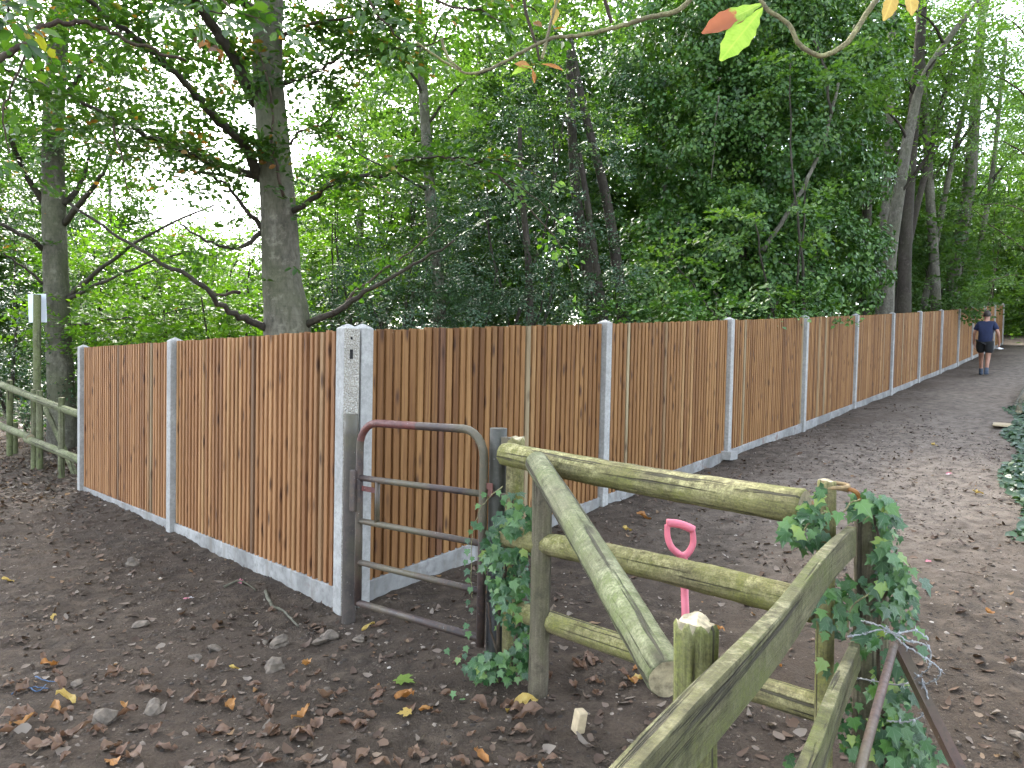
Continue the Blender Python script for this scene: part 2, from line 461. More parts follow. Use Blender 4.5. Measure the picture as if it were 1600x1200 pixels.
# --- bark
def mat_bark(name, c1, c2, green=(0.10, 0.115, 0.05), gamt=0.5, scale=1.0, ringy=0.0):
    t = NT(name); p = t.pos()
    n1 = t.noise(t.mapping(p, (5, 5, 1.6)), scale, 5, 0.6, 0.4); n2 = t.noise(t.mapping(p, (26, 26, 12)), scale, 5, 0.65); n3 = t.noise(p, 1.3 * scale, 4)
    ring = t.noise(t.mapping(p, (2, 2, 30)), scale, 3, 0.6)
    c = t.mix(t.rng(n1, 0.33, 0.66), c1, c2)
    c = t.mix(t.rng(n2, 0.42, 0.7, 0, 0.75), c, tuple(x * 0.5 for x in c1))
    c = t.mix(t.rng(t.noise(p, 9 * scale, 5, 0.7), 0.55, 0.66, 0, 0.55), c, tuple(min(1, x * 1.5) for x in c2))
    c = t.mix(t.rng(ring, 0.52, 0.66, 0, ringy + 0.2), c, tuple(x * 0.5 for x in c1))
    c = t.mix(t.math('MULTIPLY', t.rng(n3, 0.42, 0.62), gamt), c, green)
    t.color(c); t.rough(0.9); t.b.inputs['Specular IOR Level'].default_value = 0.25
    t.bump(t.math('ADD', t.math('MULTIPLY', n2, 0.7), t.math('MULTIPLY', ring, 0.3)), 0.6, 0.02)
    return t.m
M['beech_bark'] = mat_bark('beech_bark', (0.072, 0.066, 0.05), (0.155, 0.146, 0.112), green=(0.07, 0.078, 0.036), gamt=0.55)
M['dark_bark'] = mat_bark('dark_bark', (0.03, 0.025, 0.019), (0.06, 0.05, 0.039), green=(0.04, 0.045, 0.02), gamt=0.3)
M['twig_bark'] = mat_bark('twig_bark', (0.04, 0.027, 0.02), (0.075, 0.053, 0.039), gamt=0.15, scale=3)
M['pale_bark'] = mat_bark('pale_bark', (0.075, 0.069, 0.053), (0.16, 0.15, 0.117), green=(0.07, 0.078, 0.036), gamt=0.4)
M['lichen_twig'] = mat_bark('lichen_twig', (0.20, 0.18, 0.10), (0.33, 0.31, 0.15), green=(0.10, 0.08, 0.06), gamt=0.6, scale=6)

# --- leaves
G1, G2, G3 = (0.025, 0.065, 0.014), (0.042, 0.095, 0.02), (0.075, 0.135, 0.028)
M['beech_leaf'] = leaf_material('beech_leaves', [(0, G1), (0.5, G2), (0.9, G3), (0.97, (0.2, 0.17, 0.04)), (1.0, (0.22, 0.10, 0.03))], 0.45, 0.4)
M['hazel_leaf'] = leaf_material('hazel_leaves', [(0, (0.05, 0.115, 0.014)), (0.5, (0.088, 0.18, 0.02)), (1, (0.15, 0.245, 0.03))], 0.5, 0.5)
M['holly_leaf'] = leaf_material('holly_leaves', [(0, (0.018, 0.05, 0.02)), (0.6, (0.032, 0.075, 0.03)), (1, (0.06, 0.11, 0.04))], 0.12, 0.36, 0.5)
M['ivytree_leaf'] = leaf_material('ivy_tree_leaves', [(0, (0.022, 0.066, 0.015)), (0.6, (0.06, 0.138, 0.026)), (1, (0.14, 0.235, 0.05))], 0.25, 0.42, 0.4)
M['far_leaf'] = leaf_material('far_leaves', [(0, (0.035, 0.078, 0.02)), (0.5, (0.058, 0.115, 0.028)), (1, (0.09, 0.15, 0.038))], 0.4, 0.55, 0.3)
M['ash_leaf'] = leaf_material('ash_leaves', [(0, (0.06, 0.12, 0.03)), (0.6, (0.095, 0.175, 0.045)), (1, (0.145, 0.22, 0.06))], 0.45, 0.5)

def mat_ivy():
    t = NT('ivy_leaf'); o = t.coord('Object'); r = t.n('ShaderNodeObjectInfo').outputs['Random']
    s = t.n('ShaderNodeSeparateXYZ'); t.l(o, s.inputs[0])
    ang = t.math('ARCTAN2', s.outputs[0], t.math('ADD', s.outputs[1], 0.02))
    vein = t.rng(t.math('ABSOLUTE', t.math('SINE', t.math('MULTIPLY', ang, 4.0))), 0.0, 0.16, 1, 0)
    c = t.ramp(r, [(0, (0.018, 0.06, 0.02)), (0.45, (0.036, 0.105, 0.028)), (0.8, (0.066, 0.155, 0.036)), (0.93, (0.10, 0.20, 0.05)), (1, (0.2, 0.27, 0.05))])
    c = t.mix(t.math('MULTIPLY', vein, 0.5), c, (0.19, 0.26, 0.15))
    t.color(c); t.rough(0.3); t.b.inputs['Specular IOR Level'].default_value = 0.55
    t.bump(t.math('ADD', t.noise(o, 60, 3), t.math('MULTIPLY', vein, -0.5)), 0.3, 0.004)
    tr = t.n('ShaderNodeBsdfTranslucent'); t.l(t.mix(1.0, c, (1.2, 1.3, 0.6), 'MULTIPLY'), tr.inputs[0])
    ms = t.n('ShaderNodeMixShader'); ms.inputs[0].default_value = 0.2
    t.l(t.b.outputs[0], ms.inputs[1]); t.l(tr.outputs[0], ms.inputs[2]); t.l(ms.outputs[0], t.out.inputs[0])
    return t.m
M['ivy'] = mat_ivy()
DRY = [(0, (0.04, 0.028, 0.02)), (0.3, (0.08, 0.053, 0.038)), (0.55, (0.115, 0.072, 0.046)), (0.72, (0.14, 0.105, 0.08)), (0.9, (0.19, 0.16, 0.13)), (1, (0.20, 0.11, 0.042))]
M['litter'] = leaf_material('leaf_litter', DRY, 0.12, 0.7, 0.25, (1, 0.9, 0.6))
def mat_dry(name, c1, c2, c3):
    t = NT(name); o = t.coord('Object'); r = t.rnd()
    n = t.noise(o, 25, 4, 0.6)
    s = t.n('ShaderNodeSeparateXYZ'); t.l(o, s.inputs[0])
    rib = t.rng(t.math('ABSOLUTE', s.outputs[0]), 0.0, 0.0035, 0.5, 0)
    ang = t.math('SUBTRACT', t.math('MULTIPLY', s.outputs[1], 260.0), t.math('MULTIPLY', t.math('ABSOLUTE', s.outputs[0]), 200.0))
    vein = t.rng(t.math('ABSOLUTE', t.math('SINE', ang)), 0.0, 0.25, 0.25, 0)
    c = t.mix(t.rng(n, 0.38, 0.64), c1, c2)
    c = t.mix(t.math('MULTIPLY', r, 0.6), c, c3)
    c = t.mix(t.math('MAXIMUM', rib, vein), c, tuple(min(1, x * 1.5) for x in c2))
    t.color(c); t.rough(0.6); t.bump(t.math('ADD', n, vein), 0.4, 0.004)
    tr = t.n('ShaderNodeBsdfTranslucent'); t.l(c, tr.inputs[0])
    ms = t.n('ShaderNodeMixShader'); ms.inputs[0].default_value = 0.25
    t.l(t.b.outputs[0], ms.inputs[1]); t.l(tr.outputs[0], ms.inputs[2]); t.l(ms.outputs[0], t.out.inputs[0])
    return t.m
M['dry_brown'] = mat_dry('dry_brown_leaf', (0.07, 0.036, 0.021), (0.14, 0.075, 0.042), (0.20, 0.13, 0.082))
M['dry_orange'] = mat_dry('dry_orange_leaf', (0.22, 0.085, 0.018), (0.34, 0.15, 0.035), (0.38, 0.21, 0.06))
M['dry_yellow'] = mat_dry('yellow_leaf', (0.36, 0.24, 0.045), (0.45, 0.33, 0.09), (0.42, 0.29, 0.07))
M['fallen_green'] = mat_dry('fallen_green_leaf', (0.07, 0.15, 0.015), (0.14, 0.24, 0.03), (0.16, 0.22, 0.03))
M['green_leaf'] = mat_dry('green_leaf', (0.24, 0.42, 0.03), (0.36, 0.52, 0.06), (0.30, 0.46, 0.04))

# ------------------------------------------------------------------ ground sheet
def axis(lo, hi, step, far, grow=1.09):
    a = list(np.arange(lo, hi, step)); s = step; x = a[-1]
    while x < far: s *= grow; x += s; a.append(x)
    s = step; x = a[0]; b = []
    while x > -far: s *= grow; x -= s; b.append(x)
    return np.array(b[::-1] + a)
gx = axis(-6.5, 6.5, 0.035, 260); gy = axis(1.8, 10.0, 0.035, 260)
GX, GY = np.meshgrid(gx, gy)
GZ = ground_z(GX, GY)
nx, ny = len(gx), len(gy)
verts = np.stack([GX, GY, GZ], -1).reshape(-1, 3)
ii = np.arange(nx * ny).reshape(ny, nx)
quads = np.stack([ii[:-1, :-1], ii[:-1, 1:], ii[1:, 1:], ii[1:, :-1]], -1).reshape(-1, 4)
def np_mesh(name, verts, faces, smooth=False, attr=None):
    me = bpy.data.meshes.new(name)
    nv, (nf, w) = len(verts), faces.shape
    me.vertices.add(nv); me.vertices.foreach_set('co', np.ascontiguousarray(verts, np.float32).ravel())
    me.loops.add(nf * w); me.loops.foreach_set('vertex_index', np.ascontiguousarray(faces, np.int32).ravel())
    me.polygons.add(nf); me.polygons.foreach_set('loop_start', np.arange(0, nf * w, w, dtype=np.int32))
    try: me.polygons.foreach_set('loop_total', np.full(nf, w, np.int32))
    except Exception: pass
    if smooth: me.polygons.foreach_set('use_smooth', np.ones(nf, bool))
    if attr is not None:
        a = me.attributes.new('rnd', 'FLOAT', 'FACE'); a.data.foreach_set('value', np.ascontiguousarray(attr, np.float32))
    me.update(calc_edges=True)
    return me
g = mesh_obj('ground', np_mesh('ground', verts, quads, True), M['soil'])
tag(g, 'dark trodden soil of the woodland floor and path', 'ground', kind='structure')

# ------------------------------------------------------------------ close-board fence
def prism(profile, z0, z1):
    n = len(profile); mb = MB()
    vs = [(x, y, z0) for x, y in profile] + [(x, y, z1) for x, y in profile]
    fs = [tuple(range(n - 1, -1, -1)), tuple(range(n, 2 * n))] + [(i, (i + 1) % n, n + (i + 1) % n, n + i) for i in range(n)]
    mb.add(vs, fs); return mb

BOARD_H = 1.735
def run_fence(name, label, start, step, nbay, top_fn, base_fn, outn, proud, depth, max_parts, seed):
    """start: point of first post; step: vector to next post; outn: horizontal unit normal towards the viewer"""
    rr = random.Random(seed)
    d = Vector((step[0], step[1], 0)); L = d.length; d.normalize()
    out = Vector((outn[0], outn[1], 0))
    rot = Matrix((( d.x, out.x, 0), (d.y, out.y, 0), (0, 0, 1))).to_4x4()
    flip = rot.to_3x3().determinant() < 0
    root = thing(name, label, 'fence', (start[0], start[1], base_fn(0)))
    inv = Matrix.Translation(-Vector(root.location))
    def put(o): o.parent = root; o.matrix_parent_inverse = inv; return o
    pitch = 0.075
    nb = int(round((L - 0.11) / pitch)); pitch = (L - 0.11) / nb
    # one board: a proud thick edge and a thin lap that the neighbour covers
    meshes = []
    for i in range(6):
        w = proud + rr.uniform(-0.003, 0.003); dd = depth + rr.uniform(-0.0025, 0.0025)
        prof = [(0, 0), (pitch - 0.001, 0), (pitch - 0.001, 0.006), (w, 0.0065), (w - 0.0015, dd - 0.002), (w - 0.004, dd), (0.003, dd), (0, dd - 0.003)]
        if flip: prof = prof[::-1]
        me = prism(prof, 0, BOARD_H).mesh('board'); me.materials.append(M['board_tan'] if outn is NL else M['board']); meshes.append(me)
    cnt = 0; rest = MB()
    for k in range(nbay):
        p0 = Vector((start[0], start[1], 0)) + d * (L * k); 
        zt0, zt1 = top_fn(k), top_fn(k + 1); zb0, zb1 = base_fn(k), base_fn(k + 1)
        # concrete gravel board, raked to the slope
        mb = MB(); a, b = 0.051, L - 0.051; gh = zt0 - 0.035 - BOARD_H; gh1 = zt1 - 0.035 - BOARD_H
        pr = [(a, -0.03), (b, -0.03), (b, 0.02), (a, 0.02)]
        vs = []
        for (x, y) in pr: vs.append((x, y, (zb0 + (zb1 - zb0) * x / L) - 0.14))
        for (x, y) in pr: vs.append((x, y, (gh + (gh1 - gh) * x / L) - (0.006 if y > 0 else 0)))
        fs = [(3, 2, 1, 0), (4, 5, 6, 7), (0, 1, 5, 4), (1, 2, 6, 5), (2, 3, 7, 6), (3, 0, 4, 7)]
        if flip: fs = [f[::-1] for f in fs]
        mb.add(vs, fs)
        go = mb.build('gravel_board', M['gravel_board'], None, bevel=0.006)
        go.matrix_local = Matrix.Translation((p0.x, p0.y, 0)) @ rot; put(go)
        if k < 3:
            for xx, s in ((0.09, 0), (L - 0.09, 1)):
                zz = gh + (gh1 - gh) * xx / L - 0.085
                mb = MB().box((xx, 0.024, zz), (0.035, 0.008, 0.05))
                br = mb.build('bracket', M['black'], None); br.matrix_local = go.matrix_local.copy(); put(br)
                mb = MB(); tube(mb, [Vector((xx, 0.027, zz)), Vector((xx, 0.038, zz))], 0.009, 8)
                bo = mb.build('bolt', M['bolt'], None); bo.parent = br
        for i in range(nb):
            x = 0.055 + i * pitch
            z = gh + (gh1 - gh) * x / L - 0.004 + rr.uniform(-0.006, 0.006)
            y = -0.016 + rr.uniform(-0.0015, 0.0015)
            m = Matrix.Translation((p0.x, p0.y, 0)) @ rot @ Matrix.Translation((x, y, z)) @ Matrix.Rotation(rr.uniform(-0.0016, 0.0016), 4, 'Y')
            me = meshes[rr.randrange(6)]
            if cnt < max_parts:
                o = bpy.data.objects.new('board', me); COL.objects.link(o); o.matrix_local = m; put(o); cnt += 1
            else:
                rest.add([m @ v.co for v in me.vertices], [tuple(p.vertices) for p in me.polygons])
    if rest.v:
        o = rest.build('distant_boards', M['board'], None); put(o); o['kind'] = 'stuff'
    # posts
    for k in range(nbay + 1):
        p0 = Vector((start[0], start[1], 0)) + d * (L * k)
        zt = top_fn(k); zb = base_fn(k) - 0.35
        w, y0, y1 = 0.05, -0.065, 0.055
        vs = [(-w, y0, zb), (w, y0, zb), (w, y1, zb), (-w, y1, zb), (-w, y0, zt - 0.03), (w, y0, zt - 0.03), (w, y1, zt - 0.03), (-w, y1, zt - 0.03), (-0.008, -0.01, zt), (0.008, -0.01, zt), (0.008, 0.005, zt), (-0.008, 0.005, zt)]
        fs = [(3, 2, 1, 0), (0, 1, 5, 4), (1, 2, 6, 5), (2, 3, 7, 6), (3, 0, 4, 7), (4, 5, 9, 8), (5, 6, 10, 9), (6, 7, 11, 10), (7, 4, 8, 11), (8, 9, 10, 11)]
        if flip: fs = [f[::-1] for f in fs]
        o = MB().add(vs, fs).build('concrete_post', M['concrete'], None, bevel=0.005)
        if k == 0 and name == 'boundary_fence' and outn is NL:
            o.data.materials.append(M['aggregate']); 
            o.data.polygons[4].material_index = 1
        o.matrix_local = Matrix.Translation((p0.x, p0.y, 0)) @ rot; put(o)
        if k == 0 and outn is NL:
            # near-black blocks paint the shade inside the corner post's end-face holes
            for zz, hy, hz, yy in ((zt - 0.095, 0.014, 0.016, 0.0), (zt - 0.20, 0.022, 0.062, 0.0), (zb + 0.62, 0.010, 0.055, -0.03), (zb + 0.53, 0.009, 0.014, -0.03), (zb + 0.49, 0.009, 0.014, -0.03), (zb + 0.45, 0.009, 0.014, -0.03), (zb + 0.41, 0.009, 0.014, -0.03)):
                mb = MB().box((-w - 0.0005, yy, zz), (0.005, hy, hz))
                q = mb.build('mortice_shade', M['hole_shade'], None); q.parent = o
    return root

NR = (0.764, -0.645)      # outside of the right-hand run faces down the path
NL = (-0.700, -0.714)     # outside of the left-hand run faces the clearing
zcam = CAMZ
rtop = lambda k: zcam + 0.235 + 0.2 * k + 0.0033 * k * k
rbase = lambda k: rtop(k) - 1.905
ltop = lambda k: zcam + 0.227 - 0.063 * k
lbase = lambda k: zcam - 1.75 - 0.02 * k
run_fence('boundary_fence', 'long run of close-board fence in concrete posts climbing beside the path to the right',
          (-1.018, 4.82), (1.938, 2.297), 12, rtop, rbase, NR, 0.052, 0.025, 280, 11)
run_fence('boundary_fence', 'two-bay run of close-board fence left of the corner, facing the leafy clearing',
          (-1.096, 4.709), (-2.141, 2.100), 2, ltop, lbase, NL, 0.041, 0.030, 300, 12)

# ------------------------------------------------------------------ logs and posts
def oriented(o, a, b):
    """give the mesh an object frame whose Y axis runs from a to b (grain direction)"""
    a = Vector(a); b = Vector(b); y = (b - a).normalized()
    ref = Vector((0, 0, 1)) if abs(y.z) < 0.95 else Vector((1, 0, 0))
    x = y.cross(ref).normalized(); z = x.cross(y)
    m = Matrix((x, y, z)).transposed().to_4x4(); m.translation = a
    o.data.transform(m.inverted()); return m

def log(name, a, b, r, mat, parent, seg=14, rings=16, rough=0.035, bow=0.012, seed=0, taper=1.0, flat=None, jag=0.0, split=0):
    a = Vector(a); b = Vector(b); rr = random.Random(seed)
    off = Vector((rr.uniform(-1, 1), rr.uniform(-1, 1), rr.uniform(-1, 1))) * bow
    pts = [a.lerp(b, i / rings) + off * math.sin(math.pi * i / rings) for i in range(rings + 1)]
    d = (b - a).normalized()
    pts = [a + d * 0.002] + [a + d * 0.012] + pts[1:-1] + [b - d * 0.012, b - d * 0.002]
    n = len(pts)
    rad = [r * (1 + (taper - 1) * i / (n - 1)) * (1 + rr.uniform(-0.02, 0.02)) for i in range(n)]
    rad[0] *= 0.93; rad[-1] *= 0.93
    mb = MB(); tube(mb, pts, rad, seg, True, rough, flat, seed)
    if jag:
        for j in range(seg):
            v = mb.v[(n - 1) * seg + j]; v2 = mb.v[(n - 2) * seg + j]; q = rr.uniform(-jag, jag)
            mb.v[(n - 1) * seg + j] = (v[0], v[1], v[2] + q); mb.v[(n - 2) * seg + j] = (v2[0], v2[1], v2[2] + q)
    if split:
        for c_ in range(split):
            j = int((c_ + rr.random() * 0.6) * seg / split) % seg; dep = rr.uniform(0.66, 0.82)
            for i in range(int(n * 0.25), n):
                k_ = i * seg + j; v = Vector(mb.v[k_]); mb.v[k_] = tuple(pts[i] + (v - pts[i]) * dep)
    me = mb.mesh(name, True)
    me.materials.append(mat); me.materials.append(M['endgrain'])
    me.polygons[-1].material_index = 1; me.polygons[-2].material_index = 1
    me.polygons[-1].use_smooth = False; me.polygons[-2].use_smooth = False
    o = bpy.data.objects.new(name, me)
    m = oriented(o, a, b); COL.objects.link(o)
    o.matrix_local = m
    if parent is not None:
        o.parent = parent; o.matrix_parent_inverse = Matrix.Translation(-Vector(ROOT[parent.name]))
    return o

def post_at(px, ytop, d, r, mat, parent, seed, name='post', lean=(0, 0), jag=0.0, seg=14, extra=0.3, split=0):
    t = P(px, ytop, d); b = Vector((t.x + lean[0], t.y + lean[1], gz(t.x, t.y) - extra))
    return log(name, b, t, r, mat, parent, seg, 14, 0.04, 0.004, seed, 0.97, None, jag, split)

# log rail fence between the gate and the ivy corner
pA = P(806, 684, 3.78)
root = thing('log_rail_fence', 'mossy three-rail log fence running from the gate to the ivy corner', 'fence', (pA.x, pA.y, gz(pA.x, pA.y)))
post_at(806, 684, 3.80, 0.052, M['log'], root, 21, jag=0.012)
post_at(848, 709, 3.50, 0.050, M['log_grey'], root, 22)
post_at(1292, 750, 2.52, 0.033, M['log'], root, 23, lean=(0.03, 0), jag=0.006)
log('rail', P(788, 709, 3.68), P(1258, 793, 2.58), 0.060, M['log'], root, 20, 26, 0.05, 0.02, 24, 1.08)
log('rail', P(788, 838, 3.70), P(1275, 948, 2.58), 0.054, M['log'], root, 20, 26, 0.05, 0.02, 25, 1.1)
log('rail', P(800, 950, 3.70), P(1300, 1112, 2.60), 0.052, M['log'], root, 20, 26, 0.05, 0.02, 26, 1.0)
ROOTS_LOG = root

# board fence in the foreground: near post, level log, two sawn boards, corner post
pN = P(1088, 968, 1.27)
root = thing('board_rail_fence', 'foreground mossy sawn-board fence with a sloping log meeting its split-topped post', 'fence', (pN.x, pN.y, gz(pN.x, pN.y)))
post_at(1087, 972, 1.48, 0.047, M['log_stump'], root, 31, jag=0.012, lean=(0.03, 0.0), seg=32, split=5)
post_at(1353, 800, 2.60, 0.040, M['log_grey'], root, 32, lean=(0.05, 0.02), seg=14)
log('log_brace', P(838, 722, 3.42), P(1044, 1062, 1.70), 0.056, M['log_green'], root, 22, 26, 0.04, 0.012, 33, 0.92)
def sawn(name, a, b, h, th, mat, parent, seed):
    rr = random.Random(seed); a = Vector(a); b = Vector(b); n = 14
    d = (b - a); L = d.length; d.normalize(); side = d.cross(Vector((0, 0, 1))).normalized(); up = side.cross(d)
    vs = []; fs = []
    for i in range(n + 1):
        p = a.lerp(b, i / n) + up * (0.006 * math.sin(i * 0.9 + seed)) + side * (0.004 * math.sin(i * 0.6))
        for (s, u) in ((-1, -1), (1, -1), (1, 0), (1, 0.93), (0.88, 1), (-0.88, 1), (-1, 0.93), (-1, 0)):
            vs.append(p + side * (s * th / 2 * (1 + rr.uniform(-0.04, 0.04))) + up * (u * h / 2 * (1 + rr.uniform(-0.015, 0.015))))
    m = 8
    for i in range(n):
        for j in range(m): fs.append((i * m + j, i * m + (j + 1) % m, (i + 1) * m + (j + 1) % m, (i + 1) * m + j))
    fs += [tuple(range(m - 1, -1, -1)), tuple(n * m + j for j in range(m))]
    o = MB().add(vs, fs).build(name, mat, None)
    mm = oriented(o, a, b); o.matrix_local = mm
    o.parent = parent; o.matrix_parent_inverse = Matrix.Translation(-Vector(ROOT[parent.name]))
    return o
ub_a, ub_b = P(1330, 842, 2.50), P(1000, 1236, 0.90)
sawn('board', ub_a + (ub_a - ub_b) * 0.0, ub_b + (ub_b - ub_a) * 0.25, 0.10, 0.032, M['board_old'], root, 5)
lb_a, lb_b = P(1338, 1022, 2.50), P(1215, 1318, 1.22)
sawn('board', lb_a, lb_b + (lb_b - lb_a) * 0.3, 0.10, 0.032, M['board_old'], root, 9)

# old stub post behind the corner post
p = P(1371, 790, 2.78)
o = log('timber_post', (p.x + 0.03, p.y, gz(p.x, p.y) - 0.3), p, 0.046, M['log_grey'], None, 12, 12, 0.05, 0.003, 41, 0.95, None, 0.012)
tag(o, 'old rough timber post behind the ivy corner with a pinkish cut top', 'post')

# rusty bars
a, b = P(1397, 1008, 2.35), P(1340, 1215, 1.62)
mb = MB(); dirn = (b - a)
tube(mb, smooth_path([a, a + dirn * 0.5, a + dirn * 1.0, a + dirn * 1.7], 6), 0.0125, 8, True, 0.05, None, 3)
o = mb.build('iron_bar', M['rust'], None, smooth=True); tag(o, 'thin rusty iron bar leaning towards the viewer below the barbed wire', 'iron bar')
a, b = P(1404, 1010, 2.45), P(1510, 1225, 2.18)
ax = (b - a).normalized(); sx = ax.cross(Vector((0, 1, 0))).normalized(); sy = ax.cross(sx)
mb = MB(); L2 = (b - a).length * 1.5
for (ox, oy, wx, wy) in ((0, 0, 0.045, 0.005), (-0.0225, 0.0225, 0.005, 0.040)):
    mm = Matrix((sx, sy, ax)).transposed()
    mb.box(a + ax * L2 / 2 + sx * ox + sy * oy, (wx, wy, L2), mm)
o = mb.build('angle_iron', M['rust'], None); tag(o, 'rusty angle-iron stake leaning right beside the ivy corner', 'iron stake')

# barbed wire
root = thing('barbed_wire', 'loose coil of barbed wire hooked round the ivy corner post', 'barbed wire', tuple(P(1420, 1060, 2.4)))
def W(l): return [P(x, y, d) for x, y, d in l]
rr = random.Random(3)
strands = [W([(1325, 995, 2.42), (1345, 992, 2.42), (1380, 985, 2.40), (1420, 1002, 2.35), (1450, 1010, 2.32), (1452, 1040, 2.32), (1430, 1060, 2.36), (1400, 1070, 2.4), (1345, 1060, 2.50), (1330, 1062, 2.55)]),
           W([(1385, 980, 2.42), (1410, 1005, 2.38), (1440, 1025, 2.33), (1468, 1045, 2.30), (1462, 1062, 2.32), (1440, 1068, 2.36), (1420, 1062, 2.40)]),
           W([(1440, 1062, 2.36), (1448, 1085, 2.34), (1445, 1112, 2.34), (1430, 1124, 2.36), (1405, 1128, 2.40), (1385, 1126, 2.44)]),
           W([(1345, 970, 2.45), (1375, 978, 2.40), (1400, 990, 2.37), (1430, 985, 2.37), (1452, 1000, 2.34)])]
for s in strands:
    q = smooth_path(s, 10)
    q = [v + Vector((rr.uniform(-1, 1), rr.uniform(-1, 1), rr.uniform(-1, 1))) * 0.0025 for v in q]
    mb = MB(); tube(mb, q, 0.0019, 5)
    q2 = [v + Vector((math.sin(i * 1.7), math.cos(i * 1.7) * 0.5, math.cos(i * 1.7))) * 0.003 for i, v in enumerate(q)]
    tube(mb, q2, 0.0017, 5)
    o = mb.build('wire_strand', M['wire'], root, smooth=True)
    for i in range(4, len(q) - 3, 9):
        mb = MB(); c = q[i]
        for _ in range(4):
            dd = Vector((rr.uniform(-1, 1), rr.uniform(-1, 1), rr.uniform(-1, 1))).normalized() * 0.016
            tube(mb, [c - dd * 0.2, c + dd], [0.0016, 0.0005], 4)
        tube(mb, [c - Vector((0.004, 0, 0)), c + Vector((0.004, 0.001, 0))], 0.0042, 6)
        b_ = mb.build('barb', M['wire'], None); b_.parent = o

# ------------------------------------------------------------------ gate and its posts
gl, gr = P(563, 660, 4.42), P(757, 672, 3.82)          # hinge stile and latch stile, top
gdir = Vector((gr.x - gl.x, gr.y - gl.y, 0)); gw = gdir.length; gdir.normalize()
gdz = (gr.z - gl.z) / gw
zb_l = P(566, 948, 4.42).z; zt_l = gl.z
def gp(s, z):      # s along gate 0..gw, z above hinge bottom
    return Vector((gl.x + gdir.x * s, gl.y + gdir.y * s, zb_l + z + gdz * s))
H = zt_l - zb_l
root = thing('tubular_gate', 'rusty bent-tube pedestrian gate standing ajar at the fence corner', 'gate', tuple(gp(0, 0)))
rc = 0.15; pts = [gp(0, 0), gp(0, H * 0.4), gp(0, H - rc)]
for i in range(1, 6):
    a = math.pi / 2 * i / 6; pts.append(gp(rc - rc * math.cos(a), H - rc + rc * math.sin(a)))
pts += [gp(rc, H), gp(gw * 0.5, H), gp(gw - rc, H)]
for i in range(1, 6):
    a = math.pi / 2 * i / 6; pts.append(gp(gw - rc + rc * math.sin(a), H - rc + rc * math.cos(a)))
pts += [gp(gw, H - rc), gp(gw, H * 0.4), gp(gw, -0.03)]
mb = MB(); tube(mb, pts, 0.0235, 14, True)
fr = mb.build('bent_frame', M['gate_tube'], root, smooth=True)
fr.data.materials.append(M['gate_red'])
for poly in fr.data.polygons:
    if 3 * 14 <= poly.index < 9 * 14: poly.material_index = 1
HB = [0.0, 0.235, 0.485, 0.785]
for i, h in enumerate((0.012, 0.27, 0.53, 0.80)):
    mb = MB(); tube(mb, [gp(0.0, h), gp(gw * 0.5, h), gp(gw, h)], 0.019 if i else 0.022, 12)
    mb.build('rail', M['gate_tube'], root, smooth=True)
mb = MB(); tube(mb, [gp(0.165, 0.53), gp(0.165, 0.80)], 0.016, 10); mb.build('short_upright', M['gate_tube'], root, smooth=True)
rotg = Matrix(((gdir.x, -gdir.y, 0), (gdir.y, gdir.x, 0), (0, 0, 1)))
mb = MB().box(gp(0.09, 0.735), (0.13, 0.007, 0.032), rotg); lt = mb.build('latch_plate', M['gate_red'], root, bevel=0.001)
mb = MB(); tube(mb, [gp(-0.045, 0.735), gp(0.02, 0.735)], 0.008, 8); mb.build('latch_bolt', M['gate_red'], root, smooth=True)
mb = MB().box(gp(gw + 0.035, H - 0.30), (0.06, 0.006, 0.035), rotg); mb.build('hinge_strap', M['gate_red'], root, bevel=0.001)
mb = MB().box(gp(gw + 0.05, H - 0.335), (0.03, 0.012, 0.035), rotg); mb.build('hinge_lug', M['gate_red'], root, bevel=0.001)

def steel_post(name, label, px, ytop, d, r, mat, closed, seed):
    t = P(px, ytop, d); b = Vector((t.x, t.y, gz(t.x, t.y) - 0.3))
    root = thing(name, label, 'gate post', (t.x, t.y, gz(t.x, t.y)))
    mb = MB(); tube(mb, [b.lerp(t, i / 12) for i in range(13)], r, 20, True, 0.006, None, seed)
    mb.build('tube', mat, root, smooth=False)
    return root, t
root, t = steel_post('steel_gate_post', 'dark brown steel tube standing against the concrete corner post', 549, 647, 4.52, 0.044, M['post_tube'], True, 1)
for o in root.children: o.data.polygons.foreach_set('use_smooth', [len(p.vertices) == 4 for p in o.data.polygons])
zc = P(553, 765, 4.46)
mb = MB().box(zc + Vector((0.006, -0.035, 0)), (0.05, 0.03, 0.26), rotg); mb.build('latch_keep', M['gate_tube'], root, bevel=0.006)
root, t = steel_post('steel_gate_post', 'near-black steel tube gate post half wrapped in ivy', 779, 669, 3.86, 0.047, M['black_tube'], True, 2)
for o in root.children: o.data.polygons.foreach_set('use_smooth', [len(p.vertices) == 4 for p in o.data.polygons])
mb = MB().box(P(791, 690, 3.80), (0.05, 0.03, 0.05), rotg); mb.build('bracket', M['gate_tube'], root, bevel=0.003)
mb = MB().box(P(790, 778, 3.80), (0.045, 0.03, 0.05), rotg); mb.build('bracket', M['gate_tube'], root, bevel=0.003)

